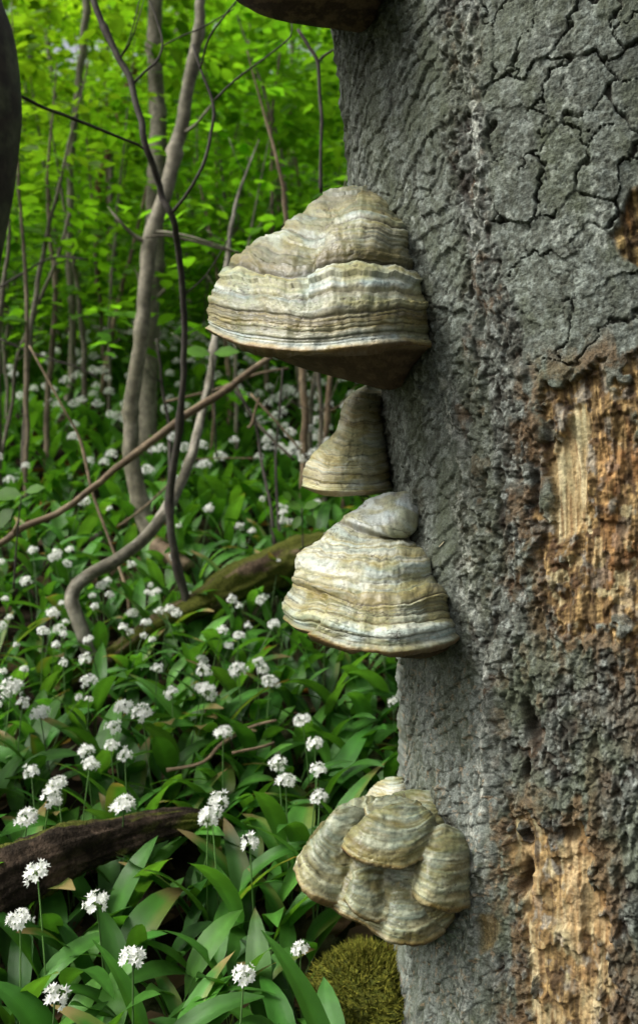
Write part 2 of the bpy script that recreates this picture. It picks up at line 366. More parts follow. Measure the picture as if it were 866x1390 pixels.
    brown = blend(brown, (.22, .215, .18), sm(.57, .66, fbm(u/14, v/18, 4, 103))*.7*(1-sm(820, 860, px)*.5))
    brown = blend(brown, (.23, .11, .038), sm(.52, .66, fbm(u/24, v/60, 3, 104))*.65*sm(780, 850, px))
    palec = np.zeros(px.shape+(3,))+col((.30, .225, .11))
    palec = blend(palec, (.45, .38, .22), sm(.45, .62, fib)); palec = blend(palec, (.20, .12, .05), sm(.55, .70, fbm(u/4, v/60, 4, 105))*.8)
    palec = blend(palec, (.20, .20, .11), sm(.5, .7, fbm(u/20, v/50, 3, 106))*.5)
    spots = sm(.66, .70, fbm(u/16, v/20, 3, 107))*sm(560, 640, py)
    brown = blend(brown, (.045, .028, .014), sm(.50, .60, fbm(u/4, v/60, 4, 141))*.7)
    hc1 = brown*(1-np.maximum(pale, spots*.8)[..., None])+palec*np.maximum(pale, spots*.8)[..., None]
    hc2 = mix(palec, brown, (.15+.85*sm(.48, .60, fbm(u/22, v/34, 4, 108)))[..., None]*.95)
    hc2 = blend(hc2, (.34, .21, .09), sm(.45, .65, fbm(u/18, v/70, 3, 109))*.45)
    for h_, c_ in ((h1, hc1), (h2, hc2), (h3, brown), (patch, mix(brown, palec, .5))):
        cl = cl*(1-h_[..., None])+c_*h_[..., None]
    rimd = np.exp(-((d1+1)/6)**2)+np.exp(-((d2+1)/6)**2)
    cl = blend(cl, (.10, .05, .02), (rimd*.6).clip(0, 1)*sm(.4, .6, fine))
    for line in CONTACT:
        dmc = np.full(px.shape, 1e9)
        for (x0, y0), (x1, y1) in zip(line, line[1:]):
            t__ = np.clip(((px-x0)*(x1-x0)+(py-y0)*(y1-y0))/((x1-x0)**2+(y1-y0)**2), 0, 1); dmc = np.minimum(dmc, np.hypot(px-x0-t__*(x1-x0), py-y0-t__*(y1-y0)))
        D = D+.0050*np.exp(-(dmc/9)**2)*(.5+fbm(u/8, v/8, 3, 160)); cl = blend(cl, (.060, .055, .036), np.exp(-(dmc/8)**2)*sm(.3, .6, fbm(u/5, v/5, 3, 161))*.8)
    cl = blend(cl, (.030, .018, .010), (holes/.012).clip(0, 1)*.8)
    grain = fbm(u/1.7, v/1.7, 2, 111); cl = cl*(.60+.42*fine+.38*grain)[..., None]; D = D+.0013*(grain-.5)+.0008*(fine-.5); cl = cl*(1-(1-np.maximum(h1, h2))[..., None]*np.array([.26, .225, .28]))
    stain = sm(820, 1000, py)*sm(690, 760, px)*sm(.42, .62, fbm(u/50, v/120, 4, 150))*(1-np.maximum(h1, h2)); cl = blend(cl, (.085, .060, .034), stain*.55)
    stw = (np.exp(-((d1+12)/22)**2)+np.exp(-((d2+10)/18)**2)).clip(0, 1)*sm(.4, .62, fbm(u/12, v/26, 4, 151))*(1-np.maximum(h1, h2)); cl = blend(cl, (.12, .072, .030), stw*.7)
    alg = sm(.50, .68, fbm(u/60, v/140, 4, 152))*(1-np.maximum(h1, h2)); cl = blend(cl, (.070, .085, .045), alg*.35)
    X = X+D*np.cos(AA); Y = Y+D*np.sin(AA)
    V = np.stack([X, Y, HC+ZZ], -1).reshape(-1, 3); CL = cl.reshape(-1, 3)
    n, m = px.shape
    Q = gridq(n, m, True)
    def fm(a): return a.ravel()[Q[:, 0]]
    fine_face = (fm(AA) < R(262)) & (fm(ZZ) > -.70) & (fm(ZZ) < .71)
    hol = np.where(fm(h1) > .5, 1, np.where(fm(h2) > .5, 2, np.where(fm(h3) > .5, 3, 0)))*fine_face
    isp = fine_face & (hol == 0) & (fm(plates) > .55) & (fm(rough) < .6)
    pid = (fm(ix)*1000+fm(iy)).astype(int)
    tree = empty('beech_tree', (float(axis_x(-.8)), TCY, float(gz(.45, 1.3))), 'massive old beech trunk with grey-green cracked bark and rotten patches, carrying the bracket fungi', 'tree')
    def sub(name, mask, mat, label=None, extra=None):
        q = Q[mask]
        if extra is not None: q = np.concatenate([q, extra])
        ids, inv = np.unique(q, return_inverse=True); q2 = inv.reshape(-1, 4)
        o = mesh_np(name, V[ids], q2, mat, tree, CL[ids])
        if label: o['label'] = label
        return o
    small = np.zeros(len(Q), bool)
    for k in np.unique(pid[isp]):
        mk = isp & (pid == k)
        if mk.sum() < 350: small |= mk; continue
        sub('bark_plate', mk, M_BARK)
    sub('exposed_wood', hol == 1, M_WOOD, 'crumbling orange-brown wood round a pale bare streak, where bark has fallen off')
    sub('exposed_wood', hol == 2, M_WOOD, 'bare pale orange wood near the foot of the trunk')
    sub('exposed_wood', hol == 3, M_WOOD, 'small rusty brown rotten spot at the right edge')
    sub('trunk', ((hol == 0) & ~isp) | small, M_BARK)
    # snapped top
    top = V.reshape(n, m, 3)[-1]; cen = top.mean(0)+np.array([0, 0, .05])
    vv = np.concatenate([top, cen[None]]); tt = np.array([[i, (i+1) % m, m] for i in range(m)])
    mesh_np('broken_top', vv, None, M_WOOD, tree, np.zeros((m+1, 3))+col((.3, .2, .1)), T=tt)
    # two pale needles of wood stuck on the bark
    return tree
beech = build_trunk()

# ================================================================ BRACKET FUNGI
def normals(Pg):
    du = np.gradient(Pg, axis=1); dv = np.gradient(Pg, axis=0)
    du[:, 0] = Pg[:, 1]-Pg[:, -2]; du[:, -1] = du[:, 0]
    n = np.cross(du, dv); return n/np.maximum(np.linalg.norm(n, axis=-1, keepdims=True), 1e-9)
def interp_rows(ts, rows, t):         # smooth interpolation of contour rows
    rows = np.asarray(rows); ts = np.asarray(ts)
    q = np.concatenate([[2*rows[0]-rows[1]], rows, [2*rows[-1]-rows[-2]]]); tq = np.r_[2*ts[0]-ts[1], ts, 2*ts[-1]-ts[-2]]
    k = np.clip(np.searchsorted(ts, t, 'right')-1, 0, len(ts)-2); out = []
    h = (ts[k+1]-ts[k]); u = (t-ts[k])/h
    m0 = (q[k+2]-q[k])/(tq[k+2]-tq[k])[:, None, None]*h[:, None, None]*.85; m1 = (q[k+3]-q[k+1])/(tq[k+3]-tq[k+1])[:, None, None]*h[:, None, None]*.85
    u = u[:, None, None]
    return (2*u**3-3*u**2+1)*rows[k]+(u**3-2*u**2+u)*m0+(-2*u**3+3*u**2)*rows[k+1]+(u**3-u**2)*m1
def conk(root, contours, bottom, dleft, bulge, creases, stops, seed, nf=260, nb=30, ntp=240, nu=36, amp=.004, lump=.004,
         underb=.35, back=.8, name='cap', embed=.012, pore=True, right_d=None, fstripe=26, zone=1.0, plain=0.0, dirt=.5, folds=(), whorls=(), under=(), rimtint=.55, collect=None, gain=1.0, pore_col=(.060, .040, .025), lip=.004):
    ts = np.array([c[0] for c in contours]); rows = [spline(c[1], 49) for c in contours]
    t = np.linspace(0, 1, ntp)
    G = interp_rows(ts, rows, t)                                  # ntp x 49 x 2
    bt = spline(bottom, 49)
    uu = np.linspace(0, 1, nu+1)[1:]
    if under: U = interp_rows(np.array([0]+[q_[0] for q_ in under]+[1.]), [rows[-1]]+[spline(q_[1], 49) for q_ in under]+[bt], uu)
    else: U = rows[-1][None]*(1-uu[:, None, None])+bt[None]*uu[:, None, None]
    G = np.concatenate([G, U]); TT = np.r_[t, 1+uu]
    phi = np.r_[np.linspace(0, math.pi, nf), np.linspace(math.pi, 2*math.pi, nb)[1:]]
    s = (1-np.cos(phi))/2
    # denser in the middle: remap through the 49 samples
    ss = s*48; k = np.clip(ss.astype(int), 0, 47); fr = (ss-k)[None, :, None]
    a = G[:, np.clip(k-1, 0, 48)]; b = G[:, k]; c_ = G[:, k+1]; e = G[:, np.clip(k+2, 0, 48)]
    XY = .5*(2*b+(c_-a)*fr+(2*a-5*b+4*c_-e)*fr**2+(3*b-3*c_+e-a)*fr**3)
    px, py = XY[..., 0], XY[..., 1]
    dr = trunk_depth(px[:, [nf-1]], py[:, [nf-1]])+embed if right_d is None else np.full((len(TT), 1), right_d)
    dl = np.interp(TT, [0, 1, 2], [dleft[0], dleft[1], dleft[2]])[:, None]
    B = np.interp(TT, np.r_[ts, 2], np.r_[bulge, bulge[-1]*underb])[:, None]
    un = np.clip(TT-1, 0, 1)[:, None]
    B = B*(1-.0*un)
    sn = np.sin(phi)[None]
    d = dl*(1-s[None])+dr*s[None] - np.where(sn > 0, B*sn, B*back*sn)
    Pg = P(px, py, d)
    S_, T_ = np.meshgrid(phi/math.pi, TT); top = T_ <= 1
    # ---- relief: convex growth zones between creases
    arc = np.concatenate([[0], np.cumsum(np.hypot(np.diff(px[:, ::1].mean(1)), np.diff(py.mean(1))))])
    wv = (fbm(S_*5.5+seed, T_*2.5, 3, seed)-.5)*.055*zone + (fbm(S_*22, T_*5, 3, seed+1)-.5)*.018*zone
    tw = T_+wv*np.clip(T_*3, 0, 1)*np.clip((1-T_)*6, 0, 1)
    WH_ = np.zeros(tw.shape); WM_ = np.zeros(tw.shape)
    for rim_, top_, H_, amt in whorls:
        jx = px+9*(fbm(px/30, py/30, 2, seed+30)-.5); jy = py+9*(fbm(px/30, py/30, 2, seed+31)-.5)
        rim_ = spline(rim_, 24); poly_ = [tuple(p_) for p_ in rim_]+list(top_)[::-1]
        front = (np.sin(phi)[None] > -.05)*(T_ <= 1.0)
        ins, sdp = inpoly(jx, jy, poly_, 1.3); inside = ins*front
        dm_ = np.full(px.shape, 1e9); tr_ = np.zeros(px.shape)
        for ri, ((x0, y0), (x1, y1)) in enumerate(zip(rim_, rim_[1:])):
            tt_ = np.clip(((jx-x0)*(x1-x0)+(jy-y0)*(y1-y0))/((x1-x0)**2+(y1-y0)**2), 0, 1); dd_ = np.hypot(jx-x0-tt_*(x1-x0), jy-y0-tt_*(y1-y0))
            tr_ = np.where(dd_ < dm_, (ri+tt_)/23., tr_); dm_ = np.minimum(dm_, dd_)
        endf_ = sm(-.02, .20, tr_)*sm(-.02, .20, 1-tr_)
        tl = np.clip(1-dm_/H_, 0, 1)*(ins > .01)
        hgt = amt*endf_*sm(0, .75, tl)*np.sqrt(np.clip(1-np.clip(tl, 0, 1)**12*.75, 0, 1))
        WH_ = WH_*(1-inside*.5*sm(0, .5, tl))+hgt*inside-.0012*np.exp(-(dm_/3.)**2)*(1-inside)*front
        topd_ = np.where(sdp < dm_-1, sdp, 99); tf_ = sm(0, 15, topd_); hgt = hgt*tf_
        wt = tf_*inside*sm(.15, .6, tl)*(.25+.75*endf_)*(0 if plain else 1)
        tw = tw*(1-wt)+np.clip(.46+.52*tl+wv*.25, 0, 1)*wt
        WM_ = np.maximum(WM_*(1-wt), np.exp(-(dm_/1.8)**2)*front*.8)
    cr = np.array([-.05]+[c[0] for c in creases]+[1.03]); cd = np.array([1]+[c[1] for c in creases]+[.6])
    ki = np.clip(np.searchsorted(cr, tw.ravel(), 'right').reshape(tw.shape)-1, 0, len(cr)-2)
    c0, c1 = cr[ki], cr[ki+1]; uz = (tw-c0)/(c1-c0); wid = (c1-c0)
    prof = (np.sqrt(np.clip(1-(2*uz-1)**2, 0, 1)))
    relief = amp*prof*np.clip(wid*9, .25, 1.3)*np.where(uz < .5, cd[ki], cd[ki+1])
    # minor rings
    fr1 = fbm(tw*fstripe+seed, S_*1.2, 1, seed+3); fr2 = noise(tw*fstripe*2.7, S_*3, seed+4); fr3 = noise(tw*fstripe*5.5, S_*5, seed+14)
    plainm = sm(plain*.6, plain, tw) if plain else 1.0
    relief = relief*plainm
    relief += (amp*.34*(fr1-.5)+amp*.16*(fr2-.5)+amp*.06*(fr3-.5))*plainm
    relief += lump*(fbm(px/62+seed, py/80, 3, seed+5)-.5)*2.0
    wy_ = py+30*(fbm(px/50, py/50, 2, seed+20)-.5)
    relief += .0042*(fbm(px/15+seed, wy_/34, 3, seed+21)-.5)*np.clip(amp/.004, .5, 1.3)
    relief += .0016*(fbm(px/7, py/4.5, 3, seed+6)-.5)
    for fl, amt in folds:
        dmin = np.full(px.shape, 1e9); sg = np.zeros(px.shape)
        for (x0, y0), (x1, y1) in zip(fl, fl[1:]):
            l2 = (x1-x0)**2+(y1-y0)**2; tt_ = np.clip(((px-x0)*(x1-x0)+(py-y0)*(y1-y0))/l2, 0, 1)
            qx_, qy_ = px-x0-tt_*(x1-x0), py-y0-tt_*(y1-y0); dd_ = np.hypot(qx_, qy_); side_ = np.sign((x1-x0)*(py-y0)-(y1-y0)*(px-x0))
            endf = np.where((tt_ > 0) & (tt_ < 1), 1, np.exp(-dd_/12)); up_ = dd_ < dmin; dmin = np.where(up_, dd_, dmin); sg = np.where(up_, side_*endf, sg)
        dw = dmin*np.sign(sg)+5*(fbm(px/12, py/12, 3, seed+22)-.5)
        relief += amt*(sm(-1.5, 5, dw)*np.exp(-np.abs(dmin)/38)*np.where(dw > -2, 1, 0))*(np.sin(phi)[None] > -.2) - abs(amt)*.35*np.exp(-(dw/4)**2)*np.abs(sg)
    relief += WH_
    crackn = (1-sm(0, .03, np.abs(fbm(px/12, py/7, 3, seed+7)-.5)))*sm(.60, .68, fbm(px/30, py/26, 2, seed+8))
    relief -= .0008*crackn
    und = (T_ > 1)
    relief = np.where(und, .0008*(fbm(S_*30, T_*12, 3, seed+9)-.5), relief)
    # soften the step at the rim and roll the lip
    relief = relief*np.where(und, 1, 1)
    fine_rel = np.where(und, 0, amp*.5*(fr1-.5)+amp*.4*(fr2-.5)+amp*.25*(fr3-.5)+.0014*(fbm(px/7, py/4.5, 3, seed+6)-.5)-.0009*crackn)
    lipv = lip*np.exp(-((T_-.985)/.022)**2)
    relief = relief+lipv
    fadeb = 1-.0*S_
    N_ = normals(Pg)
    cenp = Pg.mean(axis=(0, 1)); sgn = np.sign(((Pg-cenp)*N_).sum(-1).mean()); N_ = N_*sgn
    Pg = Pg+N_*(relief*fadeb)[..., None]
    # ---- colour by growth zone
    st = np.array([q[0] for q in stops]); sc_ = np.array([q[1] for q in stops])
    tc = np.clip(tw+(fbm(px/22, py/22, 4, seed+10)-.5)*.05, 0, 1)
    cc = np.stack([np.interp(tc, st, sc_[:, i]) for i in range(3)], -1)
    fr1, fr2 = mix(.5, fr1, plainm), mix(.5, fr2, plainm)
    cc = blend(cc, (.55, .56, .46), sm(.55, .8, fr1)*.25)
    cc = blend(cc, (.25, .215, .115), (sm(.55, .80, 1-fr1)*.60))
    cc = cc*(1-sm(.58, .80, fr2)[..., None]*np.array([.26, .20, .18])); cc = cc*(1-sm(.62, .82, 1-fr2)[..., None]*np.array([.18, .22, .38]))
    cc = cc*(1-sm(.48, .66, fbm(px/40, py/22, 4, seed+11))[..., None]*np.array([.22, .28, .50]))
    cc = cc*(1+sm(.48, .66, fbm(px/30, py/30, 4, seed+16))[..., None]*np.array([-.14, -.08, -.04]))
    cc = blend(cc, (.11, .095, .065), sm(.56, .68, fbm(px/5, py/4, 4, seed+12))*dirt*.8)
    cc = cc*(.86+.28*fbm(px/3, py/2.5, 3, seed+17))[..., None]
    edge = np.minimum(uz, 1-uz)*wid
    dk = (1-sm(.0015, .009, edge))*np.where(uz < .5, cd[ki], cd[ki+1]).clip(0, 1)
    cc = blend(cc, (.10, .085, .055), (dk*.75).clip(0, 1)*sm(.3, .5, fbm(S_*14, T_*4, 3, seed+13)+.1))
    cc = blend(cc, (.05, .035, .025), crackn*.8)
    cc = blend(cc, (.06, .045, .025), (WM_*.8).clip(0, 1))
    rimb = np.exp(-((T_-1.0)/.016)**2)
    cc = blend(cc, (.15, .085, .035), rimb*rimtint)
    pc = np.zeros(cc.shape)+col(pore_col); pc = blend(pc, (.115, .080, .048), sm(.45, .65, fbm(px/14, py/8, 4, seed+15))*.6)*(.6+.8*fbm(px/1.6, py/1.6, 2, seed+18))[..., None]; pc = blend(pc, (.20, .15, .095), np.exp(-((T_-1.05)/.05)**2)*.6)
    cc = cc*col((.90, .94, .93))*gain
    pm = sm(1.0, 1.03, T_); cc = cc*(1-pm[..., None])+pc*pm[..., None]
    n, m = Pg.shape[:2]
    Q = gridq(n, m); 
    if sgn < 0: Q = Q[:, ::-1]
    rowi = Q.min(1)//m
    V = Pg.reshape(-1, 3); CL = cc.reshape(-1, 3)
    for nm, mk, mat in (((name, rowi < ntp-1+1, M_CONK), ('pore_surface', rowi >= ntp, M_PORE)) if pore else ((name, rowi >= 0, M_CONK),)):
        if collect is not None: collect.append((Pg, cc, fine_rel)); return
        q = Q[mk]; ids, inv = np.unique(q, return_inverse=True)
        mesh_np(nm, V[ids], inv.reshape(-1, 4), mat, root, CL[ids])
WH, OC, OL, BG, DK = (.52, .525, .43), (.33, .29, .155), (.20, .18, .095), (.37, .40, .35), (.10, .085, .05)
FG = 'hoof-shaped bracket fungi growing on the beech trunk'
def froot(px, py, label):
    d = float(trunk_depth(px, py)); return empty('bracket_fungus', P(px, py, d), label, 'fungus', FG)

# 1 large one
def z5(*a): return [(260+x/2.406, 240+y/2.406) for x, y in a]
r1 = froot(575, 400, 'largest bracket fungus, broad grey-white banded cap with dark brown underside, second from the top')
conk(r1, [(0, z5((480, 48), (500, 45), (525, 46), (550, 50))),
          (.08, z5((430, 65), (460, 68), (500, 70), (560, 74), (600, 70))),
          (.20, z5((360, 118), (420, 132), (480, 128), (540, 112), (600, 108), (655, 125))),
          (.33, z5((300, 190), (370, 196), (430, 200), (465, 180), (540, 168), (620, 172), (692, 185))),
          (.45, z5((195, 238), (260, 256), (340, 262), (410, 258), (460, 230), (560, 218), (640, 225), (705, 240))),
          (.56, z5((128, 292), (210, 322), (290, 338), (370, 330), (430, 308), (530, 292), (640, 294), (715, 300))),
          (.66, z5((88, 345), (160, 362), (260, 378), (350, 385), (430, 368), (540, 352), (650, 350), (745, 362))),
          (.78, z5((61, 415), (140, 432), (250, 452), (370, 470), (470, 462), (580, 448), (680, 432), (770, 430))),
          (.90, z5((57, 465), (130, 495), (250, 518), (370, 525), (480, 515), (600, 500), (700, 492), (775, 497))),
          (1, z5((60, 497), (120, 533), (200, 558), (300, 570), (400, 575), (500, 567), (600, 558), (700, 548), (783, 556)))],
     [(512, 527), (530, 529), (548, 524)], (1.27, 1.22, 1.26), [.012, .035, .062, .088, .105, .118, .142, .15, .152, .148],
     [(.20, .5), (.33, .9), (.45, .6), (.565, 1.25), (.69, .5), (.775, 1.1), (.80, .9), (.865, .6), (.92, .8), (.955, .5)],
     [(0, (.30, .29, .21)), (.10, (.17, .155, .095)), (.18, (.38, .38, .31)), (.25, (.21, .22, .18)), (.31, (.38, .38, .31)), (.34, (.15, .135, .08)), (.37, (.42, .42, .34)), (.42, (.27, .25, .155)), (.46, (.165, .145, .075)), (.50, (.21, .18, .095)), (.545, (.15, .13, .065)), (.565, (.08, .07, .04)), (.58, WH), (.63, (.40, .42, .36)), (.66, (.52, .53, .46)), (.70, (.27, .29, .24)), (.75, (.46, .45, .35)), (.775, (.10, .085, .05)), (.79, (.34, .28, .14)), (.805, DK), (.83, (.27, .23, .12)), (.86, (.46, .41, .25)), (.875, (.22, .18, .09)), (.90, WH), (.935, (.36, .40, .38)), (.96, (.50, .51, .44)), (.985, (.40, .30, .15)), (1, (.15, .10, .05))],
     3, nf=330, ntp=290, amp=.0060, lump=.008, gain=.92, under=[(.5, [(400, 496), (440, 503), (485, 505), (530, 503), (566, 492)])], folds=[(z5((395, 335), (412, 270), (440, 205), (475, 150), (535, 92)), .007), (z5((240, 330), (215, 285), (190, 250)), .003)])
# 2 small upper one
def z6(*a): return [(370+x/3.207, 510+y/3.207) for x, y in a]
r2 = froot(535, 620, 'smallest complete bracket fungus, cream bell shape tucked under the largest one')
conk(r2, [(0, z6((425, 36), (435, 35), (450, 38), (462, 44))),
          (.08, z6((375, 66), (400, 72), (430, 76), (472, 80))),
          (.20, z6((318, 112), (370, 130), (420, 138), (480, 132))),
          (.34, z6((293, 190), (350, 208), (420, 210), (488, 200))),
          (.42, z6((284, 236), (350, 250), (420, 252), (492, 240))),
          (.56, z6((212, 300), (290, 325), (390, 330), (500, 310))),
          (.72, z6((158, 370), (260, 395), (380, 400), (508, 380))),
          (.86, z6((134, 430), (240, 452), (380, 456), (515, 440))),
          (1, z6((143, 480), (220, 505), (320, 513), (420, 509), (518, 497)))],
     [(490, 668), (510, 669), (532, 663)], (1.335, 1.31, 1.31), [.01, .03, .045, .05, .055, .072, .085, .095, .095],
     [(.32, .9), (.34, .6), (.50, .4), (.60, .45), (.70, .5), (.80, .9), (.90, .9)],
     [(0, (.44, .40, .28)), (.2, (.40, .35, .22)), (.33, (.30, .25, .14)), (.4, (.45, .42, .30)), (.6, (.56, .52, .40)), (.78, (.50, .44, .30)), (.84, OC), (.9, (.50, .46, .36)), (.97, WH), (1, (.35, .27, .15))],
     13, nf=190, ntp=200, amp=.0030, lump=.003, dirt=.25, embed=.02, gain=1.22)
# 3 with the knob
r3 = froot(600, 800, 'crusty white bracket fungus with a smooth grey knob on top, third down the trunk')
conk(r3, [(0, z6((450, 522), (500, 512), (560, 508), (600, 512))),
          (.06, z6((400, 552), (460, 545), (530, 540), (628, 545))),
          (.13, z6((352, 600), (430, 612), (530, 610), (645, 600))),
          (.20, z6((322, 636), (400, 672), (500, 675), (560, 668), (625, 655))),
          (.28, z6((262, 664), (330, 700), (400, 722), (470, 722), (560, 712), (610, 715))),
          (.36, z6((183, 734), (270, 760), (370, 770), (470, 765), (570, 752), (645, 745))),
          (.46, z6((128, 780), (220, 812), (340, 832), (460, 835), (580, 818), (695, 800))),
          (.56, z6((108, 850), (170, 880), (290, 905), (420, 925), (560, 905), (640, 890), (705, 868))),
          (.66, z6((98, 905), (160, 935), (260, 975), (380, 1012), (500, 1005), (620, 975), (700, 950), (765, 955))),
          (.77, z6((62, 960), (130, 1000), (220, 1005), (330, 1035), (450, 1052), (560, 1050), (680, 1030), (772, 1030))),
          (.89, z6((52, 1012), (110, 1055), (190, 1060), (300, 1100), (430, 1130), (560, 1130), (690, 1100), (792, 1085))),
          (1, z6((62, 1055), (110, 1092), (170, 1114), (200, 1135), (290, 1176), (380, 1198), (500, 1208), (600, 1203), (700, 1180), (795, 1142)))],
     [(545, 893), (580, 893), (612, 880)], (1.25, 1.21, 1.24), [.008, .03, .045, .055, .068, .088, .108, .12, .13, .14, .15, .148],
     [(.27, .3), (.36, .5), (.44, .5), (.55, .6), (.66, 1.2), (.71, .5), (.76, .8), (.82, .7), (.91, .7), (.955, .5)],
     [(0, (.36, .38, .36)), (.15, (.40, .42, .39)), (.25, (.38, .39, .34)), (.32, WH), (.42, (.42, .40, .31)), (.5, (.52, .51, .42)), (.64, (.30, .26, .16)), (.68, OC), (.73, BG), (.80, (.38, .34, .21)), (.86, WH), (.95, BG), (.98, OC), (1, (.28, .17, .07))],
     23, nf=290, ntp=290, amp=.0044, lump=.008, dirt=.5, fstripe=28, plain=.26,
     folds=[(z6((185, 1112), (225, 1060), (240, 1000), (215, 955)), .006), (z6((120, 860), (135, 790), (190, 745)), .003)],
     whorls=[(z6((300, 650), (350, 678), (420, 700), (470, 705), (520, 694), (575, 672), (620, 640), (655, 600)), z6((330, 600), (420, 500), (560, 470), (680, 500)), 40, .011)])
# 4 bottom cluster
def z7(*a): return [(380+x/2.986, 1030+y/2.986) for x, y in a]
FUSE = []
r4 = froot(620, 1160, 'lowest bracket fungus, lumpy many-lobed olive-grey cap with rusty flaking rim')
ST4 = [(0, (.30, .31, .25)), (.15, (.33, .33, .26)), (.3, (.24, .23, .16)), (.42, (.36, .35, .27)), (.5, (.25, .25, .19)), (.6, (.34, .33, .25)), (.68, (.22, .19, .11)), (.74, (.46, .43, .31)), (.82, (.36, .31, .18)), (.9, (.54, .50, .37)), (.965, (.36, .26, .12)), (1, (.20, .11, .045))]
ST4 = [(a_, tuple(np.array(c_)*np.array((.86, .87, .84)))) for a_, c_ in ST4]
conk(r4, [(0, z7((480, 152), (530, 149), (580, 146), (628, 150))),
          (.12, z7((400, 155), (450, 190), (520, 205), (600, 205), (668, 220))),
          (.28, z7((320, 166), (330, 240), (400, 290), (500, 310), (610, 300), (700, 300))),
          (.46, z7((230, 215), (240, 300), (290, 370), (400, 430), (520, 440), (640, 430), (740, 400))),
          (.64, z7((145, 305), (160, 400), (230, 480), (330, 540), (450, 590), (560, 590), (650, 560), (735, 480))),
          (.82, z7((85, 382), (100, 470), (180, 545), (280, 590), (380, 640), (480, 680), (580, 685), (660, 640), (725, 560))),
          (1, z7((70, 458), (88, 512), (130, 560), (200, 603), (280, 640), (340, 672), (390, 704), (450, 732), (530, 748), (600, 742), (650, 710), (700, 625)))],
     [(570, 1282), (590, 1276), (606, 1250)], (1.27, 1.17, 1.22), [.02, .045, .065, .08, .095, .105, .10],
     [(.14, .5), (.28, .6), (.40, .5), (.52, .8), (.64, .6), (.74, .9), (.84, .8), (.92, 1.0), (.96, .6)], ST4, 43, nf=280, ntp=240, amp=.0030, lump=.014, dirt=.45, zone=1.4, underb=.55, pore_col=(.16, .10, .045), fstripe=34, collect=FUSE,
     folds=[(z7((640, 150), (560, 175), (500, 210)), .004)])
LOBES = [
 # upper brown lobe, flowing down from the attachment
 ([(0, z7((450, 190), (500, 175), (560, 190))), (.3, z7((345, 238), (400, 262), (480, 275), (560, 262), (625, 215))), (.65, z7((275, 300), (330, 345), (420, 375), (520, 368), (640, 290))), (1, z7((256, 362), (300, 398), (380, 424), (475, 441), (545, 424), (640, 345)))],
  z7((400, 415), (470, 425), (560, 400)), 1.098, [.012, .035, .056, .056], 51),
 # right lobe
 ([(0, z7((600, 300), (660, 262), (730, 290))), (.3, z7((572, 355), (640, 372), (710, 370), (766, 350))), (.6, z7((548, 420), (610, 450), (690, 460), (774, 435))), (.85, z7((532, 500), (580, 540), (660, 565), (768, 545))), (1, z7((530, 548), (560, 582), (620, 604), (690, 618), (760, 598)))],
  z7((600, 590), (670, 605), (740, 590)), 1.088, [.01, .035, .048, .056, .055], 61),
 # small top whorl
 ([(0, z7((395, 165), (430, 155), (470, 160))), (.5, z7((352, 185), (370, 222), (430, 232), (500, 212), (550, 175))), (1, z7((343, 205), (365, 250), (402, 274), (455, 262), (520, 228), (570, 190)))],
  z7((400, 250), (440, 255), (500, 225)), 1.108, [.008, .026, .028], 71),
 # middle lobe under
 ([(0, z7((300, 450), (370, 420), (440, 440))), (.5, z7((276, 530), (320, 562), (390, 572), (445, 535))), (1, z7((260, 570), (290, 612), (350, 652), (410, 656), (446, 600)))],
  z7((310, 620), (360, 642), (420, 630)), 1.068, [.008, .030, .038], 81),
 # bottom lobe
 ([(0, z7((430, 500), (500, 470), (590, 480))), (.4, z7((425, 600), (480, 622), (560, 620), (620, 590))), (.8, z7((398, 665), (460, 702), (550, 705), (650, 655))), (1, z7((380, 692), (430, 728), (500, 748), (580, 748), (655, 708)))],
  z7((450, 730), (530, 742), (620, 720)), 1.078, [.008, .034, .046, .045], 91),
 # left outer shoulder
 ([(0, z7((225, 215), (290, 190), (345, 205))), (.4, z7((140, 318), (170, 390), (250, 420), (370, 390))), (.8, z7((82, 395), (108, 478), (190, 535), (320, 520))), (1, z7((68, 450), (90, 512), (138, 556), (210, 585), (320, 572)))],
  z7((130, 530), (200, 565), (290, 560)), 1.128, [.008, .045, .075, .078], 95),
]
for cs, bt, dd, bl, sd_ in LOBES:
    dd += {51: .012, 61: .019}.get(sd_, .017); bl = [bl[0]*.3]+list(bl[1:])
    conk(r4, cs, bt, (dd, dd-.005, dd+.01), bl, [(.25, .4), (.45, .5), (.62, .5), (.78, .8), (.90, .8)], ST4, sd_, nf=170, nb=26, ntp=130, nu=12,
         amp=.0020, lump=.005, name='lobe', pore=False, right_d=dd+.02, dirt=.4, fstripe=16, zone=1.0, underb=.45, rimtint=.12, lip=.002, collect=FUSE)
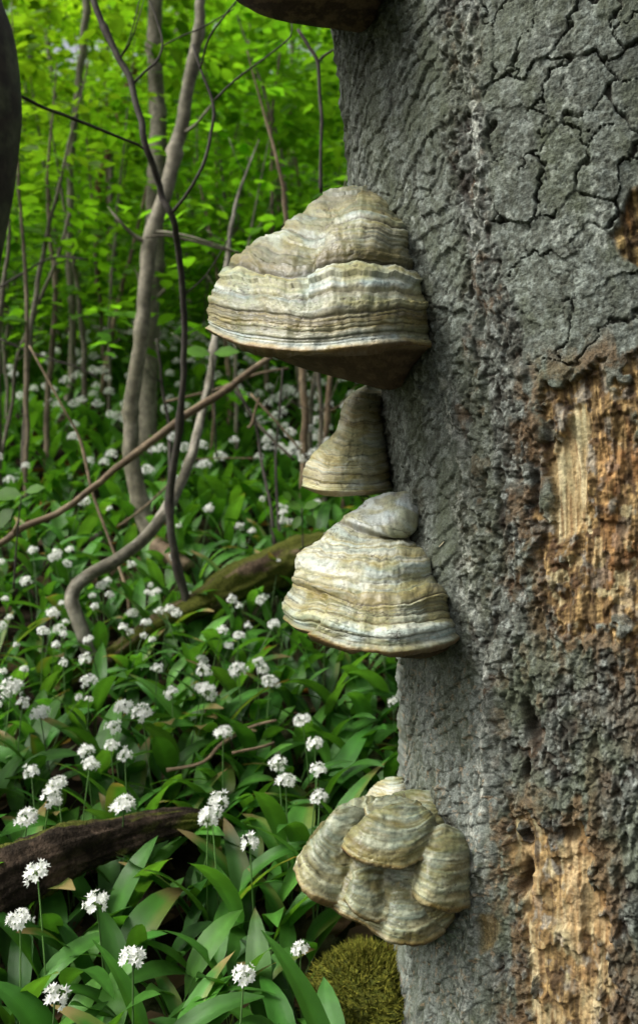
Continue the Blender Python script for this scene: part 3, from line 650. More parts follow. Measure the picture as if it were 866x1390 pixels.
def fuse(root):
    import bmesh
    from mathutils.kdtree import KDTree
    bm = bmesh.new(); cols_, rel_, pts_ = [], [], []
    for Pg, cc, fr_ in FUSE:
        n, m = Pg.shape[:2]; m -= 1; V_ = Pg[:, :m].reshape(-1, 3)
        bv = [bm.verts.new(v) for v in V_.tolist()]
        for a_, b_, c_, d_ in gridq(n, m, True).tolist(): bm.faces.new((bv[a_], bv[b_], bv[c_], bv[d_]))
        for r_ in (0, n-1):
            cv = bm.verts.new(V_[r_*m:(r_+1)*m].mean(0).tolist())
            for k in range(m):
                f_ = (bv[r_*m+k], bv[r_*m+(k+1) % m], cv); bm.faces.new(f_ if r_ else f_[::-1])
        pts_.append(V_); cols_.append(cc[:, :m].reshape(-1, 3)); rel_.append(fr_[:, :m].ravel())
    bmesh.ops.recalc_face_normals(bm, faces=bm.faces)
    me = bpy.data.meshes.new('fused'); bm.to_mesh(me); bm.free()
    o = bpy.data.objects.new('fused', me); C.objects.link(o)
    md = o.modifiers.new('r', 'REMESH'); md.mode = 'VOXEL'; md.voxel_size = .0014
    dg = bpy.context.evaluated_depsgraph_get(); ev = o.evaluated_get(dg).to_mesh()
    nv = len(ev.vertices); co = np.empty(nv*3, np.float32); ev.vertices.foreach_get('co', co); co = co.reshape(-1, 3).astype(float)
    ne = len(ev.edges); ed = np.empty(ne*2, np.int32); ev.edges.foreach_get('vertices', ed); ed = ed.reshape(-1, 2)
    Qs, Ts = [], []
    lt_ = np.empty(len(ev.polygons), np.int32); ev.polygons.foreach_get('loop_total', lt_); ls_ = np.empty(len(ev.polygons), np.int32); ev.polygons.foreach_get('loop_start', ls_)
    lv = np.empty(len(ev.loops), np.int32); ev.loops.foreach_get('vertex_index', lv)
    q_ = lv[ls_[lt_ == 4][:, None]+np.arange(4)]; t_ = lv[ls_[lt_ == 3][:, None]+np.arange(3)]
    def avg(X):
        A = np.zeros_like(X); c_ = np.zeros(nv)
        for i_, j_ in ((0, 1), (1, 0)):
            for k in range(X.shape[1]): A[:, k] += np.bincount(ed[:, i_], X[ed[:, j_], k], nv)
            c_ += np.bincount(ed[:, i_], minlength=nv)
        return A/np.maximum(c_, 1)[:, None]
    SP = np.concatenate(pts_); SC = np.concatenate(cols_); SR = np.concatenate(rel_)
    keepm = (SP[:, 1] < 1.30)
    SP, SC, SR = SP[keepm][::2], SC[keepm][::2], SR[keepm][::2]
    kd = KDTree(len(SP))
    for i_, p_ in enumerate(SP.tolist()): kd.insert(p_, i_)
    kd.balance()
    idx = np.array([kd.find(p_)[1] for p_ in co.tolist()])
    cc = SC[idx]; rr = SR[idx][:, None]
    for _ in range(9): co = co*.4+avg(co)*.6
    cc = cc*.8+avg(cc)*.2; lum_ = cc.mean(1, keepdims=True); cc = np.clip(cc*(1+.30*(lum_-.24)/.24)*np.array([.93, .94, .84]), .02, .8)
    fn = np.zeros((nv, 3))
    for F_, ks in ((q_, (0, 1, 2)), (t_, (0, 1, 2))):
        if len(F_):
            nn_ = np.cross(co[F_[:, 1]]-co[F_[:, 0]], co[F_[:, 2]]-co[F_[:, 0]])
            for k in range(F_.shape[1]):
                for d_ in range(3): fn[:, d_] += np.bincount(F_[:, k], nn_[:, d_], nv)
    fn /= np.maximum(np.linalg.norm(fn, axis=1, keepdims=True), 1e-12)
    # creases between the lobes are coloured darker
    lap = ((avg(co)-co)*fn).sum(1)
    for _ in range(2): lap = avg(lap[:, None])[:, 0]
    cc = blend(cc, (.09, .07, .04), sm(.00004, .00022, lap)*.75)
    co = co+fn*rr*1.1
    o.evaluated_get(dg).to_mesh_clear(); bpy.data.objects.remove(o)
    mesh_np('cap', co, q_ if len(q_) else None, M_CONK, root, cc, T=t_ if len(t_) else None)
    print('fused', nv)
fuse(r4)
# white wisp of spider silk is left of the notch: small torn film
# 5 the one mostly hidden behind the lowest
r5 = froot(560, 1075, 'pale bracket fungus mostly hidden behind the lowest one')
conk(r5, [(0, [(528, 1056), (536, 1055), (545, 1056)]), (.4, [(512, 1063), (530, 1068), (550, 1066)]), (1, [(494, 1084), (520, 1092), (556, 1088)])],
     [(530, 1100), (545, 1100), (558, 1096)], (1.34, 1.34, 1.34), [.01, .03, .04], [(.3, .5), (.6, .6), (.85, .6)],
     [(0, WH), (.5, (.55, .52, .42)), (1, OC)], 101, nf=90, ntp=60, nu=12, amp=.002, lump=.002, embed=.03, dirt=.2)
# 6 the cropped one at the top
r6 = froot(500, -20, 'dark underside of a bracket fungus cut off by the top edge of the photo')
conk(r6, [(0, [(400, -250), (430, -256), (470, -258)]), (.3, [(360, -200), (420, -185), (500, -195)]), (.6, [(310, -120), (400, -100), (520, -110)]),
          (.85, [(296, -60), (390, -50), (528, -55)]), (1, [(303, -22), (350, -12), (420, -8), (480, -14), (532, -24)])],
     [(470, 40), (488, 44), (508, 32)], (1.24, 1.22, 1.26), [.02, .07, .10, .12, .12], [(.3, .6), (.6, .8), (.8, .8), (.9, .6)],
     [(0, OC), (.3, WH), (.6, OC), (.8, OC), (.93, (.2, .15, .09)), (1, (.10, .07, .04))], 111, nf=150, ntp=70, nu=60, amp=.004, lump=.005, pore_col=(.035, .024, .017), underb=.3,  # last stops turn dark brown: shadow on the rim put into its colour
     under=[(.45, [(338, 11), (362, 23), (400, 27), (440, 24), (490, 8), (524, -4)])])

# small finds on the bark
def needles():
    d = float(trunk_depth(605, 732))-.006; r = empty('dry_needles', P(605, 745, d), 'pair of pale dry needles caught on the grey bark beside the knobbed fungus', 'needles')
    for a_, b_ in (((596, 742), (612, 722)), ((606, 745), (611, 721))):
        t = np.linspace(0, 1, 6); p = P(np.interp(t, [0, 1], [a_[0], b_[0]])+np.sin(t*3)*1.0, np.interp(t, [0, 1], [a_[1], b_[1]]), d-.002*np.sin(t*3.1)); m = 6; th = np.linspace(0, 6.283, m, endpoint=False)
        V = p[:, None]+.0008*np.stack([np.cos(th), np.sin(th), 0*th], 1)[None]
        mesh_np('needle', V.reshape(-1, 3), gridq(6, m, True), M_WOOD, r, np.zeros((6*m, 3))+col((.55, .48, .32)))
    d = float(trunk_depth(600, 1236))-.03; k = 34; c = P(590, 1236, d); q_ = np.random.default_rng(8)
    a_ = c+q_.normal(0, 1, (k, 3))*np.array([.006, .004, .0035]); b_ = a_+q_.normal(0, .006, (k, 3)); c_ = a_+q_.normal(0, .004, (k, 3))
    o = mesh_np('silk_tuft', np.stack([a_, b_, c_], 1), None, M_CONK, None, np.zeros((3*k, 3))+col((.62, .66, .68)), T=np.arange(3*k).reshape(-1, 3), smooth=False)
    tag(o, 'tiny torn white tuft of silk hanging in the notch of the lowest fungus', 'silk')
needles()

# ================================================================ STEMS, BRANCHES, LOGS
def tube_arrays(pts, n, m, seed, rough=.12, close=True):
    """pts: px, py, depth, width in px -> world tube"""
    p = spline(pts, n); ii_ = np.arange(n); wk = np.minimum(p[:, 3]*.22, 1.6)
    p[:, 0] += wk*(fbm(ii_/4.+seed, seed*1.3+0*ii_, 3, seed)-.5)*4*(m < 30); p[:, 1] += wk*(fbm(ii_/4.+seed, seed*2.3+0*ii_, 3, seed+1)-.5)*2*(m < 30)
    kn = np.maximum(0, noise(ii_/2.3+seed*3, 0*ii_, seed+2)-.78)*1.6
    c0 = P(p[:, 0], p[:, 1], p[:, 2]); rad = np.maximum(p[:, 3], .6)*p[:, 2]/F/2*(1+kn*(m < 30))
    return tube_world(c0, rad, m, seed, rough)
def tube_world(c0, rad, m, seed, rough=.12):
    n = len(c0); T_ = np.gradient(c0, axis=0); T_ /= np.maximum(np.linalg.norm(T_, axis=1, keepdims=True), 1e-9)
    ref = np.array([.13, .97, .2]); a = np.cross(T_, ref); a /= np.maximum(np.linalg.norm(a, axis=1, keepdims=True), 1e-6); b = np.cross(T_, a)
    th = np.linspace(0, 2*math.pi, m, endpoint=False)
    L = np.r_[0, np.cumsum(np.linalg.norm(np.diff(c0, axis=0), axis=1))]
    q = fbm((L/(np.mean(rad)*5+1e-6))[:, None]+0*th[None], np.cos(th)[None]*1.3+seed*1.7+0*L[:, None], 3, seed)
    rr = rad[:, None]*(1+rough*2*(q-.5))
    if rough > .3:
        u_ = (L/(np.mean(rad)))[:, None]+0*th[None]; v_ = th[None]*2.2+0*L[:, None]
        rr = rr*(1+.16*(ridged(u_*.30, v_*2.2, 4, seed+40)-.5)+.10*(fbm(u_*5, v_*5, 3, seed+41)-.5))
    V = c0[:, None]+rr[..., None]*(np.cos(th)[None, :, None]*a[:, None]+np.sin(th)[None, :, None]*b[:, None])
    return V, q, L
def bark_cols(V, q, base, light, seed, moss=0):
    n, m = V.shape[:2]
    I = np.linspace(0, n/3 if n < 200 else n/16, n)[:, None]+np.zeros((1, m)); J = np.sin(np.linspace(0, 2*math.pi, m, endpoint=False))[None]*2+5+np.zeros((n, 1))
    c = np.zeros(V.shape)+col(base); c = blend(c, light, sm(.45, .62, fbm(I, J, 4, seed+7)))
    c = c*(.7+.6*fbm(I*2, J*3, 3, seed+9))[..., None]
    if moss: c = blend(c, (.062, .070, .012), sm(.5-.2*moss, .62-.2*moss, fbm(I*.45+J*.35, np.cos(np.linspace(0, 2*math.pi, m, endpoint=False))[None]*1.3+J*1.1+0*I, 4, seed+11)))
    return c
DARK = ((.030, .024, .018), (.055, .050, .038)); GREY = ((.105, .098, .062), (.19, .175, .125)); BRN = ((.095, .066, .036), (.18, .135, .080)); MIDB = ((.070, .058, .038), (.13, .118, .082))
_sd = [200]
def part_tube(name, root, pts, pal, mat=M_STEM, n=None, m=12, rough=.12, moss=0):
    _sd[0] += 1
    n = n or max(10, int(sum(math.dist(a[:2], b[:2]) for a, b in zip(pts, pts[1:]))/9))
    V, q, L = tube_arrays(pts, n, m, _sd[0], rough)
    c = bark_cols(V, q, pal[0], pal[1], _sd[0], moss)
    cap0 = V[0].mean(0); cap1 = V[-1].mean(0)
    vv = np.concatenate([V.reshape(-1, 3), cap0[None], cap1[None]]); cc = np.concatenate([c.reshape(-1, 3), c[0, :1], c[-1, :1]])
    nv = n*m; tt = [[(i+1) % m, i, nv] for i in range(m)]+[[(n-1)*m+i, (n-1)*m+(i+1) % m, nv+1] for i in range(m)]
    return mesh_np(name, vv, gridq(n, m, True), mat, root, cc, T=np.array(tt))
def base_of(pts):
    p = max(pts, key=lambda q: q[1]); return P(p[0], p[1], p[2])
TREES = []          # (root, x, y) that carry foliage
def stem_thing(kind, label, cat, pts, pal, branches=(), group=None, carry=True, m=12, moss=0, root_name='trunk', rough=.12, extend=True):
    pts = [tuple(p) for p in pts]
    r = empty(kind, base_of(pts), label, cat, group)
    if extend:       # run the stem down into the soil
        lo = max(pts, key=lambda q: q[1]); w_ = P(lo[0], lo[1], lo[2]); g = float(gz(w_[0], w_[1]))
        if w_[2] > g-.03:
            dy = (w_[2]-g+.06)*F/lo[2]; e = (lo[0]+(lo[0]-pts[1 if lo is pts[0] else -2][0])*.02, lo[1]+dy, lo[2], lo[3]*1.12)
            pts = [e]+pts if lo is pts[0] else pts+[e]
    part_tube(root_name, r, pts, pal, m=m, moss=moss, rough=rough)
    for b in branches: part_tube('branch', r, b, pal, m=8)
    if carry or kind in ('upright_twig',):
        rq = random.Random(len(S.objects)); L_ = [p for p in pts if -40 < p[1] < 640]
        for _ in range(rq.randint(2, 4) if len(L_) > 2 else 0):
            p0 = rq.choice(L_[1:-1] or L_); dx = rq.choice((-1, 1))*rq.uniform(18, 60)*3/p0[2]; dy = -rq.uniform(10, 70)*3/p0[2]; w0 = max(1.3, p0[3]*.22)
            part_tube('branch', r, [(p0[0], p0[1], p0[2], w0*1.3), (p0[0]+dx*.4, p0[1]+dy*.25, p0[2]-.03, w0), (p0[0]+dx*.75, p0[1]+dy*.65, p0[2]-.06, w0*.8), (p0[0]+dx, p0[1]+dy, p0[2]-.05, .8)], pal, m=6, n=12)
    if carry: TREES.append((r, *base_of(pts)[:2]))
    return r
stem_thing('young_tree', 'grey leaning young tree stem bowing right, in front of the straight grey stem', 'tree',
  [(272, -60, 3.0, 13), (272, 28, 3.0, 15), (263, 72, 3.0, 15), (252, 139, 3.0, 17), (244, 183, 3.0, 19), (222, 266, 3.0, 20), (205, 332, 3.0, 22), (197, 408, 3.0, 19), (186, 491, 3.0, 20), (178, 574, 3.0, 21), (181, 629, 3.0, 22), (197, 705, 3.0, 24), (222, 765, 2.98, 30)], GREY,
  [[(200, 318, 2.98, 4), (215, 314, 2.98, 3), (262, 322, 2.9, 2.5), (330, 345, 2.9, 2)]])
stem_thing('young_tree', 'straight pale grey young tree standing just behind the leaning stem', 'tree',
  [(210, -60, 3.7, 20), (211, 44, 3.7, 20), (214, 166, 3.7, 23), (212, 266, 3.7, 25), (210, 340, 3.7, 25), (207, 408, 3.7, 24), (202, 491, 3.7, 24), (200, 574, 3.7, 26), (208, 640, 3.7, 32)], GREY)
stem_thing('hazel_sapling', 'silvery crooked sapling stem with a sharp elbow bend low down above the mossy log', 'sapling',
  [(352, 190, 3.2, 1.5), (334, 235, 3.15, 3), (320, 280, 3.1, 5), (312, 330, 3.05, 6.5), (298, 420, 2.95, 8), (291, 480, 2.85, 10), (278, 545, 2.75, 11), (262, 610, 2.65, 13), (236, 676, 2.5, 15), (205, 722, 2.45, 16), (165, 756, 2.4, 17), (125, 779, 2.36, 18), (102, 798, 2.34, 20), (97, 818, 2.33, 20), (108, 848, 2.33, 20), (119, 880, 2.33, 20), (128, 905, 2.33, 20)], ((.085, .078, .052), (.24, .225, .175)), m=16)
stem_thing('dark_sapling', 'thin near-black forked sapling rising in front of the grey stems', 'sapling',
  [(118, -40, 2.1, 9), (131, 14, 2.1, 9.5), (144, 43, 2.1, 9), (162, 81, 2.1, 9), (180, 113, 2.1, 9), (188, 150, 2.1, 9), (199, 199, 2.1, 9), (219, 260, 2.15, 9), (231, 289, 2.15, 9), (243, 335, 2.2, 9), (249, 400, 2.25, 9), (250, 500, 2.3, 9), (243, 590, 2.35, 10), (232, 670, 2.4, 10), (232, 715, 2.4, 11), (240, 760, 2.42, 12), (253, 830, 2.45, 13)], DARK,
  [[(181, 113, 2.1, 4), (198, 96, 2.1, 3.6), (213, 83, 2.1, 3.4), (221, 60, 2.1, 2.8), (214, 30, 2.1, 2.5), (200, -10, 2.1, 2)],
   [(232, 290, 2.15, 5), (255, 260, 2.12, 4.5), (277, 222, 2.1, 4.5), (288, 177, 2.1, 4.5), (288, 139, 2.1, 4.2), (272, 94, 2.1, 3.5), (262, 60, 2.1, 3)],
   [(272, 94, 2.1, 3), (283, 55, 2.05, 3), (305, 22, 2.0, 2.5), (322, 0, 2.0, 2)],
   [(291, 136, 2.1, 3.2), (320, 108, 2.1, 2.8), (360, 78, 2.1, 2.5), (394, 50, 2.1, 2), (396, 30, 2.1, 1.5)],
   [(222, 62, 2.1, 2), (245, 50, 2.1, 2), (280, 35, 2.1, 2), (318, 12, 2.1, 1.5)]], m=10)
stem_thing('dead_branch', 'long bare fallen branch slanting across the stems from lower left', 'branch',
  [(369, 482, 2.62, 8), (310, 527, 2.58, 10), (249, 566, 2.55, 11), (183, 618, 2.5, 10), (127, 662, 2.48, 9), (83, 694, 2.46, 9), (33, 715, 2.45, 9), (0, 737, 2.44, 9), (-60, 765, 2.42, 9)], BRN,
  [[(33, 715, 2.45, 5), (20, 722, 2.44, 5), (25, 708, 2.43, 4)]], carry=False, root_name='limb', extend=False)
stem_thing('slender_tree', 'slender spotted grey tree left of the twin grey stems', 'tree',
  [(118, -30, 4.3, 9), (116, 39, 4.3, 10), (105, 127, 4.3, 10), (97, 222, 4.3, 9), (95, 333, 4.3, 9), (97, 400, 4.3, 9), (99, 491, 4.3, 10), (92, 545, 4.3, 11), (83, 590, 4.3, 13)], GREY)
stem_thing('slender_tree', 'faint far tree stem near the upper left corner', 'tree',
  [(44, -30, 6.5, 8), (42, 83, 6.5, 8), (30, 194, 6.5, 8), (25, 266, 6.5, 8), (22, 340, 6.5, 8), (20, 440, 6.5, 9)], MIDB)
stem_thing('slender_tree', 'brownish thin stem leaning right, ending in the flowers left of the twin stems', 'tree',
  [(200, 250, 4.3, 4), (180, 340, 4.3, 5), (166, 385, 4.3, 6), (157, 430, 4.3, 6), (147, 491, 4.3, 7), (127, 585, 4.3, 8)], BRN)
stem_thing('slender_tree', 'thin pale stem slanting at the left edge', 'tree',
  [(95, 290, 3.6, 4), (75, 360, 3.6, 4.5), (50, 420, 3.6, 5), (22, 491, 3.6, 5), (18, 546, 3.6, 5), (0, 640, 3.5, 5)], MIDB)
stem_thing('bare_twig', 'long thin tan twig leaning across the flowers below the fallen branch', 'twig',
  [(40, 470, 2.75, 2.5), (55, 496, 2.72, 3), (90, 560, 2.7, 3), (111, 602, 2.7, 3.5), (127, 674, 2.66, 4), (150, 735, 2.62, 4), (175, 813, 2.55, 4.5)], BRN, carry=False)
stem_thing('slender_tree', 'reddish brown stem rising behind the upper part of the dark sapling', 'tree',
  [(186, 80, 5.2, 9), (172, 120, 5.2, 9), (158, 170, 5.2, 9), (146, 210, 5.2, 8), (135, 260, 5.2, 8), (132, 420, 5.2, 8), (128, 470, 5.2, 8)], ((.12, .05, .03), (.2, .10, .06)))
for i, (pts, lab) in enumerate([
  ([(70, -20, 7.5, 7), (66, 60, 7.5, 7), (74, 120, 7.5, 7), (80, 200, 7.5, 7), (76, 300, 7.5, 7), (78, 430, 7.5, 8)], 'dim wavy stem under the bright gap in the canopy'),
  ([(330, 260, 5.0, 5), (318, 330, 5.0, 6), (308, 400, 5.0, 6), (295, 470, 5.0, 6), (290, 500, 5.0, 6)], 'pale thin stem just left of the largest fungus'),
  ([(240, 20, 6.2, 8), (246, 120, 6.2, 8), (256, 220, 6.2, 8), (262, 330, 6.2, 8), (258, 430, 6.2, 8)], 'thin brown tree right of the leaning grey stem'),
  ([(340, 40, 7.8, 7), (336, 140, 7.8, 7), (344, 260, 7.8, 7), (350, 420, 7.8, 7)], 'far slim stem above the largest fungus'),
  ([(395, 20, 8.3, 6), (400, 160, 8.3, 6), (392, 300, 8.3, 7), (396, 430, 8.3, 7)], 'far slim stem between the largest fungus and the hanging twig'),
  ([(150, 10, 8.0, 7), (146, 110, 8.0, 7), (152, 260, 8.0, 8), (150, 430, 8.0, 8)], 'far grey stem behind the top of the dark sapling'),
  ([(10, 380, 4.6, 5), (14, 420, 4.6, 5), (8, 470, 4.6, 6), (2, 540, 4.6, 7)], 'crooked brown stem by the left edge above the flowers'),
  ([(-30, 300, 5.2, 7), (2, 400, 5.2, 8), (28, 470, 5.2, 8), (40, 520, 5.2, 9)], 'brown stem leaning left out of the picture')]):
    stem_thing('slender_tree', lab, 'tree', pts, MIDB if i % 2 else GREY)
rq = random.Random(4)
for i in range(34):
    d = rq.uniform(3.2, 6.2); x0 = rq.choice((rq.uniform(-10, 175), rq.uniform(235, 470), rq.uniform(235, 430))); lean = rq.uniform(-60, 60); y0 = 420+60*(5-min(d, 5))+rq.uniform(0, 40); w_ = rq.uniform(2.6, 7)*4.5/d; h_ = rq.uniform(300, 560)
    side = 'left of the spotted slender tree' if x0 < 80 else 'between the spotted slender tree and the leaning stem' if x0 < 180 else 'above the largest fungus' if x0 > 330 else 'between the twin stems and the largest fungus'
    lk = 'leaning left' if lean < -18 else 'leaning right' if lean > 18 else 'standing upright'
    stem_thing('thin_sapling', ('pale ' if i % 3 == 0 else 'brown ')+('hair-thin' if w_ < 4 else 'finger-thin')+' far sapling '+lk+', '+side, 'sapling',
      [(x0+lean*(h_/300)+rq.uniform(-8, 8), y0-h_, d, w_*.18), (x0+lean*.6+rq.uniform(-9, 9), y0-h_*.6, d, w_*.65), (x0+lean*.25+rq.uniform(-9, 9), y0-h_*.3, d, w_), (x0, y0, d, w_*1.15)], (GREY, MIDB, BRN, ((.08, .06, .036), (.15, .12, .075)))[i % 4], group='thin saplings in the far thicket', m=8, carry=i % 2 == 0)
DT = 'thin dark twigs standing below the fungi'
for pts, lab, pal in [
  ([(433, 480, 3.2, 6), (435, 560, 3.2, 6), (437, 620, 3.2, 7), (441, 713, 3.1, 8)], 'dark upright stick left of the small fungus, bent at its foot', MIDB),
  ([(449, 500, 3.4, 8), (445, 560, 3.4, 8), (441, 600, 3.4, 8), (438, 650, 3.4, 9)], 'brown upright stick right against the small fungus', BRN),
  ([(462, 640, 3.2, 7), (466, 700, 3.2, 8), (462, 720, 3.2, 9)], 'brown stick standing between the small fungus and the knobbed fungus', BRN),
  ([(384, 500, 2.9, 3), (380, 560, 2.9, 3), (374, 620, 2.9, 3.5), (378, 700, 2.8, 4), (381, 760, 2.75, 4)], 'thin dark twig left of the fungi reaching the mossy log', DARK),
  ([(320, 530, 2.9, 3), (345, 570, 2.9, 4), (352, 610, 2.9, 4), (362, 660, 2.8, 4.5), (372, 720, 2.75, 5)], 'kinked dark stem behind the mossy log', DARK),
  ([(286, 500, 3.6, 4), (290, 560, 3.6, 4), (284, 640, 3.6, 4)], 'brown twig crossing behind the elbowed sapling', BRN),
  ([(214, 460, 3.3, 4), (220, 520, 3.3, 4.5), (230, 580, 3.3, 4.5), (230, 640, 3.2, 5)], 'dark wiry shoot right of the straight grey stem', DARK)]:
    stem_thing('upright_twig', lab, 'twig', pts, pal, carry=False, m=8)
for pts, lab, pal in [
  ([(340, 535, 2.85, 3.5), (390, 590, 2.8, 3), (420, 625, 2.8, 2.5)], 'straw-coloured twig slanting down toward the small fungus', BRN),
  ([(352, 540, 2.8, 3), (342, 575, 2.8, 4), (336, 580, 2.8, 3)], 'short broken twig leaning on the kinked stem', BRN),
  ([(318, 520, 3.0, 4), (350, 575, 3.0, 4), (400, 625, 3.0, 4)], 'grey twig crossing under the fallen branch tip', MIDB),
  ([(225, 545, 3.1, 4), (290, 530, 3.1, 4), (340, 510, 3.1, 4), (392, 500, 3.1, 3)], 'pale twig lying level behind the fallen branch', BRN),
  ([(250, 625, 2.9, 1.6), (290, 622, 2.9, 1.6), (350, 622, 2.9, 1.4)], 'hair-thin straw stalk lying level right of the elbowed sapling', BRN),
  ([(232, 655, 2.9, 2.5), (195, 690, 2.9, 2.5), (160, 715, 2.9, 2.5)], 'thin pale twig crossing the foot of the leaning grey stem', BRN),
  ([(0, 390, 3.3, 3), (30, 372, 3.3, 3), (72, 350, 3.3, 3), (120, 352, 3.3, 2)], 'dark thin twig reaching in level from the left edge', DARK),
  ([(0, 460, 3.3, 3), (60, 485, 3.3, 3), (110, 500, 3.3, 2.5), (135, 515, 3.3, 2)], 'dark twig sloping down from the left edge above the flowers', DARK),
  ([(196, 322, 2.9, 3), (230, 320, 2.9, 3), (290, 335, 2.9, 3), (318, 342, 2.9, 2)], 'brown side twig reaching right toward the largest fungus', MIDB),
  ([(228, 1045, 1.75, 5), (275, 1035, 1.75, 5), (300, 1010, 1.8, 6), (345, 985, 1.85, 5), (375, 978, 1.85, 4)], 'brown fallen twig lying among leaves left of the trunk', BRN),
  ([(315, 1022, 1.7, 4), (350, 1015, 1.72, 4), (372, 1008, 1.74, 4)], 'short brown twig end among the garlic leaves', BRN)]:
    stem_thing('fallen_twig', lab, 'twig', pts, pal, carry=False, m=8, extend=False, root_name='shaft')
stem_thing('hanging_twig', 'dark forked twig hanging right of the upper background beside the trunk', 'twig',
  [(404, 40, 2.2, 3.5), (418, 62, 2.2, 4), (431, 84, 2.2, 5), (433, 120, 2.2, 4.5), (436, 166, 2.2, 4.5), (435, 215, 2.2, 4), (436, 262, 2.2, 4)], DARK,
  [[(431, 84, 2.2, 4), (442, 74, 2.2, 3.5), (455, 66, 2.2, 3)]], carry=False, extend=False, root_name='shaft')
# near dark tree at the left edge, with its side branch
stem_thing('dark_tree', 'near-black out-of-focus tree trunk bulging in at the left edge', 'tree',
  [(-76, -120, 1.7, 130), (-66, 0, 1.7, 132), (-46, 60, 1.7, 130), (-37, 130, 1.7, 128), (-36, 165, 1.7, 126), (-41, 220, 1.7, 124), (-46, 262, 1.7, 122), (-60, 330, 1.7, 122), (-72, 400, 1.7, 124), (-92, 520, 1.7, 128), (-105, 900, 1.7, 135)], ((.028, .022, .015), (.060, .062, .035)),
  [[(0, 118, 1.75, 5), (28, 130, 1.78, 4.5), (60, 146, 1.8, 4.5), (100, 161, 1.85, 4.5), (145, 180, 1.9, 4), (188, 197, 1.98, 3.5), (196, 203, 2.0, 3)]], m=40, carry=False, rough=.05)
# mossy log, dark log
def log(label, pts, pal, moss, broken=False, m=28, cat='log', kind='fallen_log', side=()):
    r = empty(kind, base_of(pts), label, cat)
    _sd[0] += 3
    part_tube('trunk_section', r, pts, pal, mat=M_MOSS if moss else M_STEM, m=m, rough=.35, moss=moss, n=260)
    for b in side: part_tube('branch_stub', r, b, BRN, m=12, rough=.2)
    return r
log('moss-covered fallen log sloping up to the right behind the elbowed sapling', [(470, 742, 2.62, 56), (400, 760, 2.56, 56), (340, 788, 2.52, 50), (290, 812, 2.48, 44), (230, 838, 2.44, 34), (170, 880, 2.36, 26), (120, 915, 2.28, 24), (60, 950, 2.2, 20), (10, 975, 2.15, 12)], ((.05, .036, .022), (.11, .08, .05)), .62, m=40,
    side=[[(210, 742, 2.8, 24), (232, 755, 2.75, 24), (256, 770, 2.7, 22)]])
log('dark brown rotting log lying at the lower left among the garlic', [(-80, 1242, 1.38, 98), (0, 1204, 1.42, 86), (70, 1170, 1.46, 70), (140, 1143, 1.52, 54), (200, 1124, 1.56, 42), (255, 1112, 1.6, 32), (290, 1116, 1.62, 18), (315, 1126, 1.64, 6)], ((.020, .015, .010), (.052, .037, .025)), .035, m=60)
# mossy root hump at the trunk's foot
def hump():
    th = np.linspace(0, 2*math.pi, 90); ph = np.linspace(0, math.pi/2*1.15, 50)
    TH, PH = np.meshgrid(th, ph); c = P(498, 1345, 1.30)
    nn = fbm(TH*5, PH*9, 4, 301); n3 = fbm(TH*22, PH*30, 3, 302)
    r_ = .092*(1+.3*(fbm(np.cos(TH)*2+5, np.sin(TH)*2+PH, 3, 303)-.5)+.10*(nn-.5)+.10*(n3-.5))
    V = np.stack([c[0]+r_*np.sin(PH)*np.cos(TH)*.95, c[1]+.05+r_*np.sin(PH)*np.sin(TH), c[2]-.035+r_*np.cos(PH)*.66], -1)
    cc = np.zeros(V.shape)+col((.055, .066, .010)); cc = blend(cc, (.12, .12, .016), sm(.42, .6, n3)); cc = blend(cc, (.03, .035, .008), sm(.5, .7, nn)*.6)
    r = empty('moss_cushion', c, 'yellow-green mossy root hump under the lowest fungus', 'moss')
    mesh_np('root_hump', V, gridq(50, 90), M_MOSS, r, cc)
    k = 5200; ii = rng.integers(0, 48, k); jj = rng.integers(0, 89, k); b = V[ii, jj]; nrm = b-(c+np.array([0, .05, -.055])); nrm /= np.linalg.norm(nrm, axis=1, keepdims=True)
    d = nrm+rng.normal(0, .45, (k, 3)); d /= np.linalg.norm(d, axis=1, keepdims=True); ln = rng.uniform(.006, .018, k)[:, None]
    sidev = np.cross(d, rng.normal(0, 1, (k, 3))); sidev /= np.linalg.norm(sidev, axis=1, keepdims=True)
    vv = np.stack([b-sidev*.0011, b+sidev*.0011, b+d*ln], 1).reshape(-1, 3); cm = np.repeat(mix(col((.07, .085, .010)), col((.18, .17, .025)), rng.random((k, 1))), 3, 0)
    o = mesh_np('moss_fronds', vv, None, M_MOSS, r, cm, T=np.arange(3*k).reshape(-1, 3)); o['kind'] = 'stuff'
hump()

# ================================================================ FOLIAGE OF THE SAPLINGS
LV = np.array([(0, 0, 0), (.28, .24, .03), (.62, .27, .02), (1, 0, -.10), (.62, -.27, .02), (.28, -.24, .03), (.33, 0, -.02), (.66, 0, -.05)])
LT = np.array([(0, 6, 1), (1, 6, 7), (1, 7, 2), (2, 7, 3), (0, 5, 6), (5, 7, 6), (5, 4, 7), (4, 3, 7)])
def leaves_mesh(name, pos, dirv, nrm, size, cols, root=None, mat=None):
    k = len(pos); d = dirv/np.linalg.norm(dirv, axis=1, keepdims=True)
    s_ = np.cross(nrm, d); s_ /= np.maximum(np.linalg.norm(s_, axis=1, keepdims=True), 1e-6); n = np.cross(d, s_)
    sz = size[:, None, None]
    V = pos[:, None]+sz*(LV[None, :, 0:1]*d[:, None]+LV[None, :, 1:2]*1.15*s_[:, None]+LV[None, :, 2:3]*n[:, None])
    T = (np.arange(k)[:, None, None]*8+LT[None]).reshape(-1, 3)
    cc = np.repeat(cols, 8, 0)
    return mesh_np(name, V.reshape(-1, 3), None, mat or M_LEAF, root, cc, T=T, smooth=True)
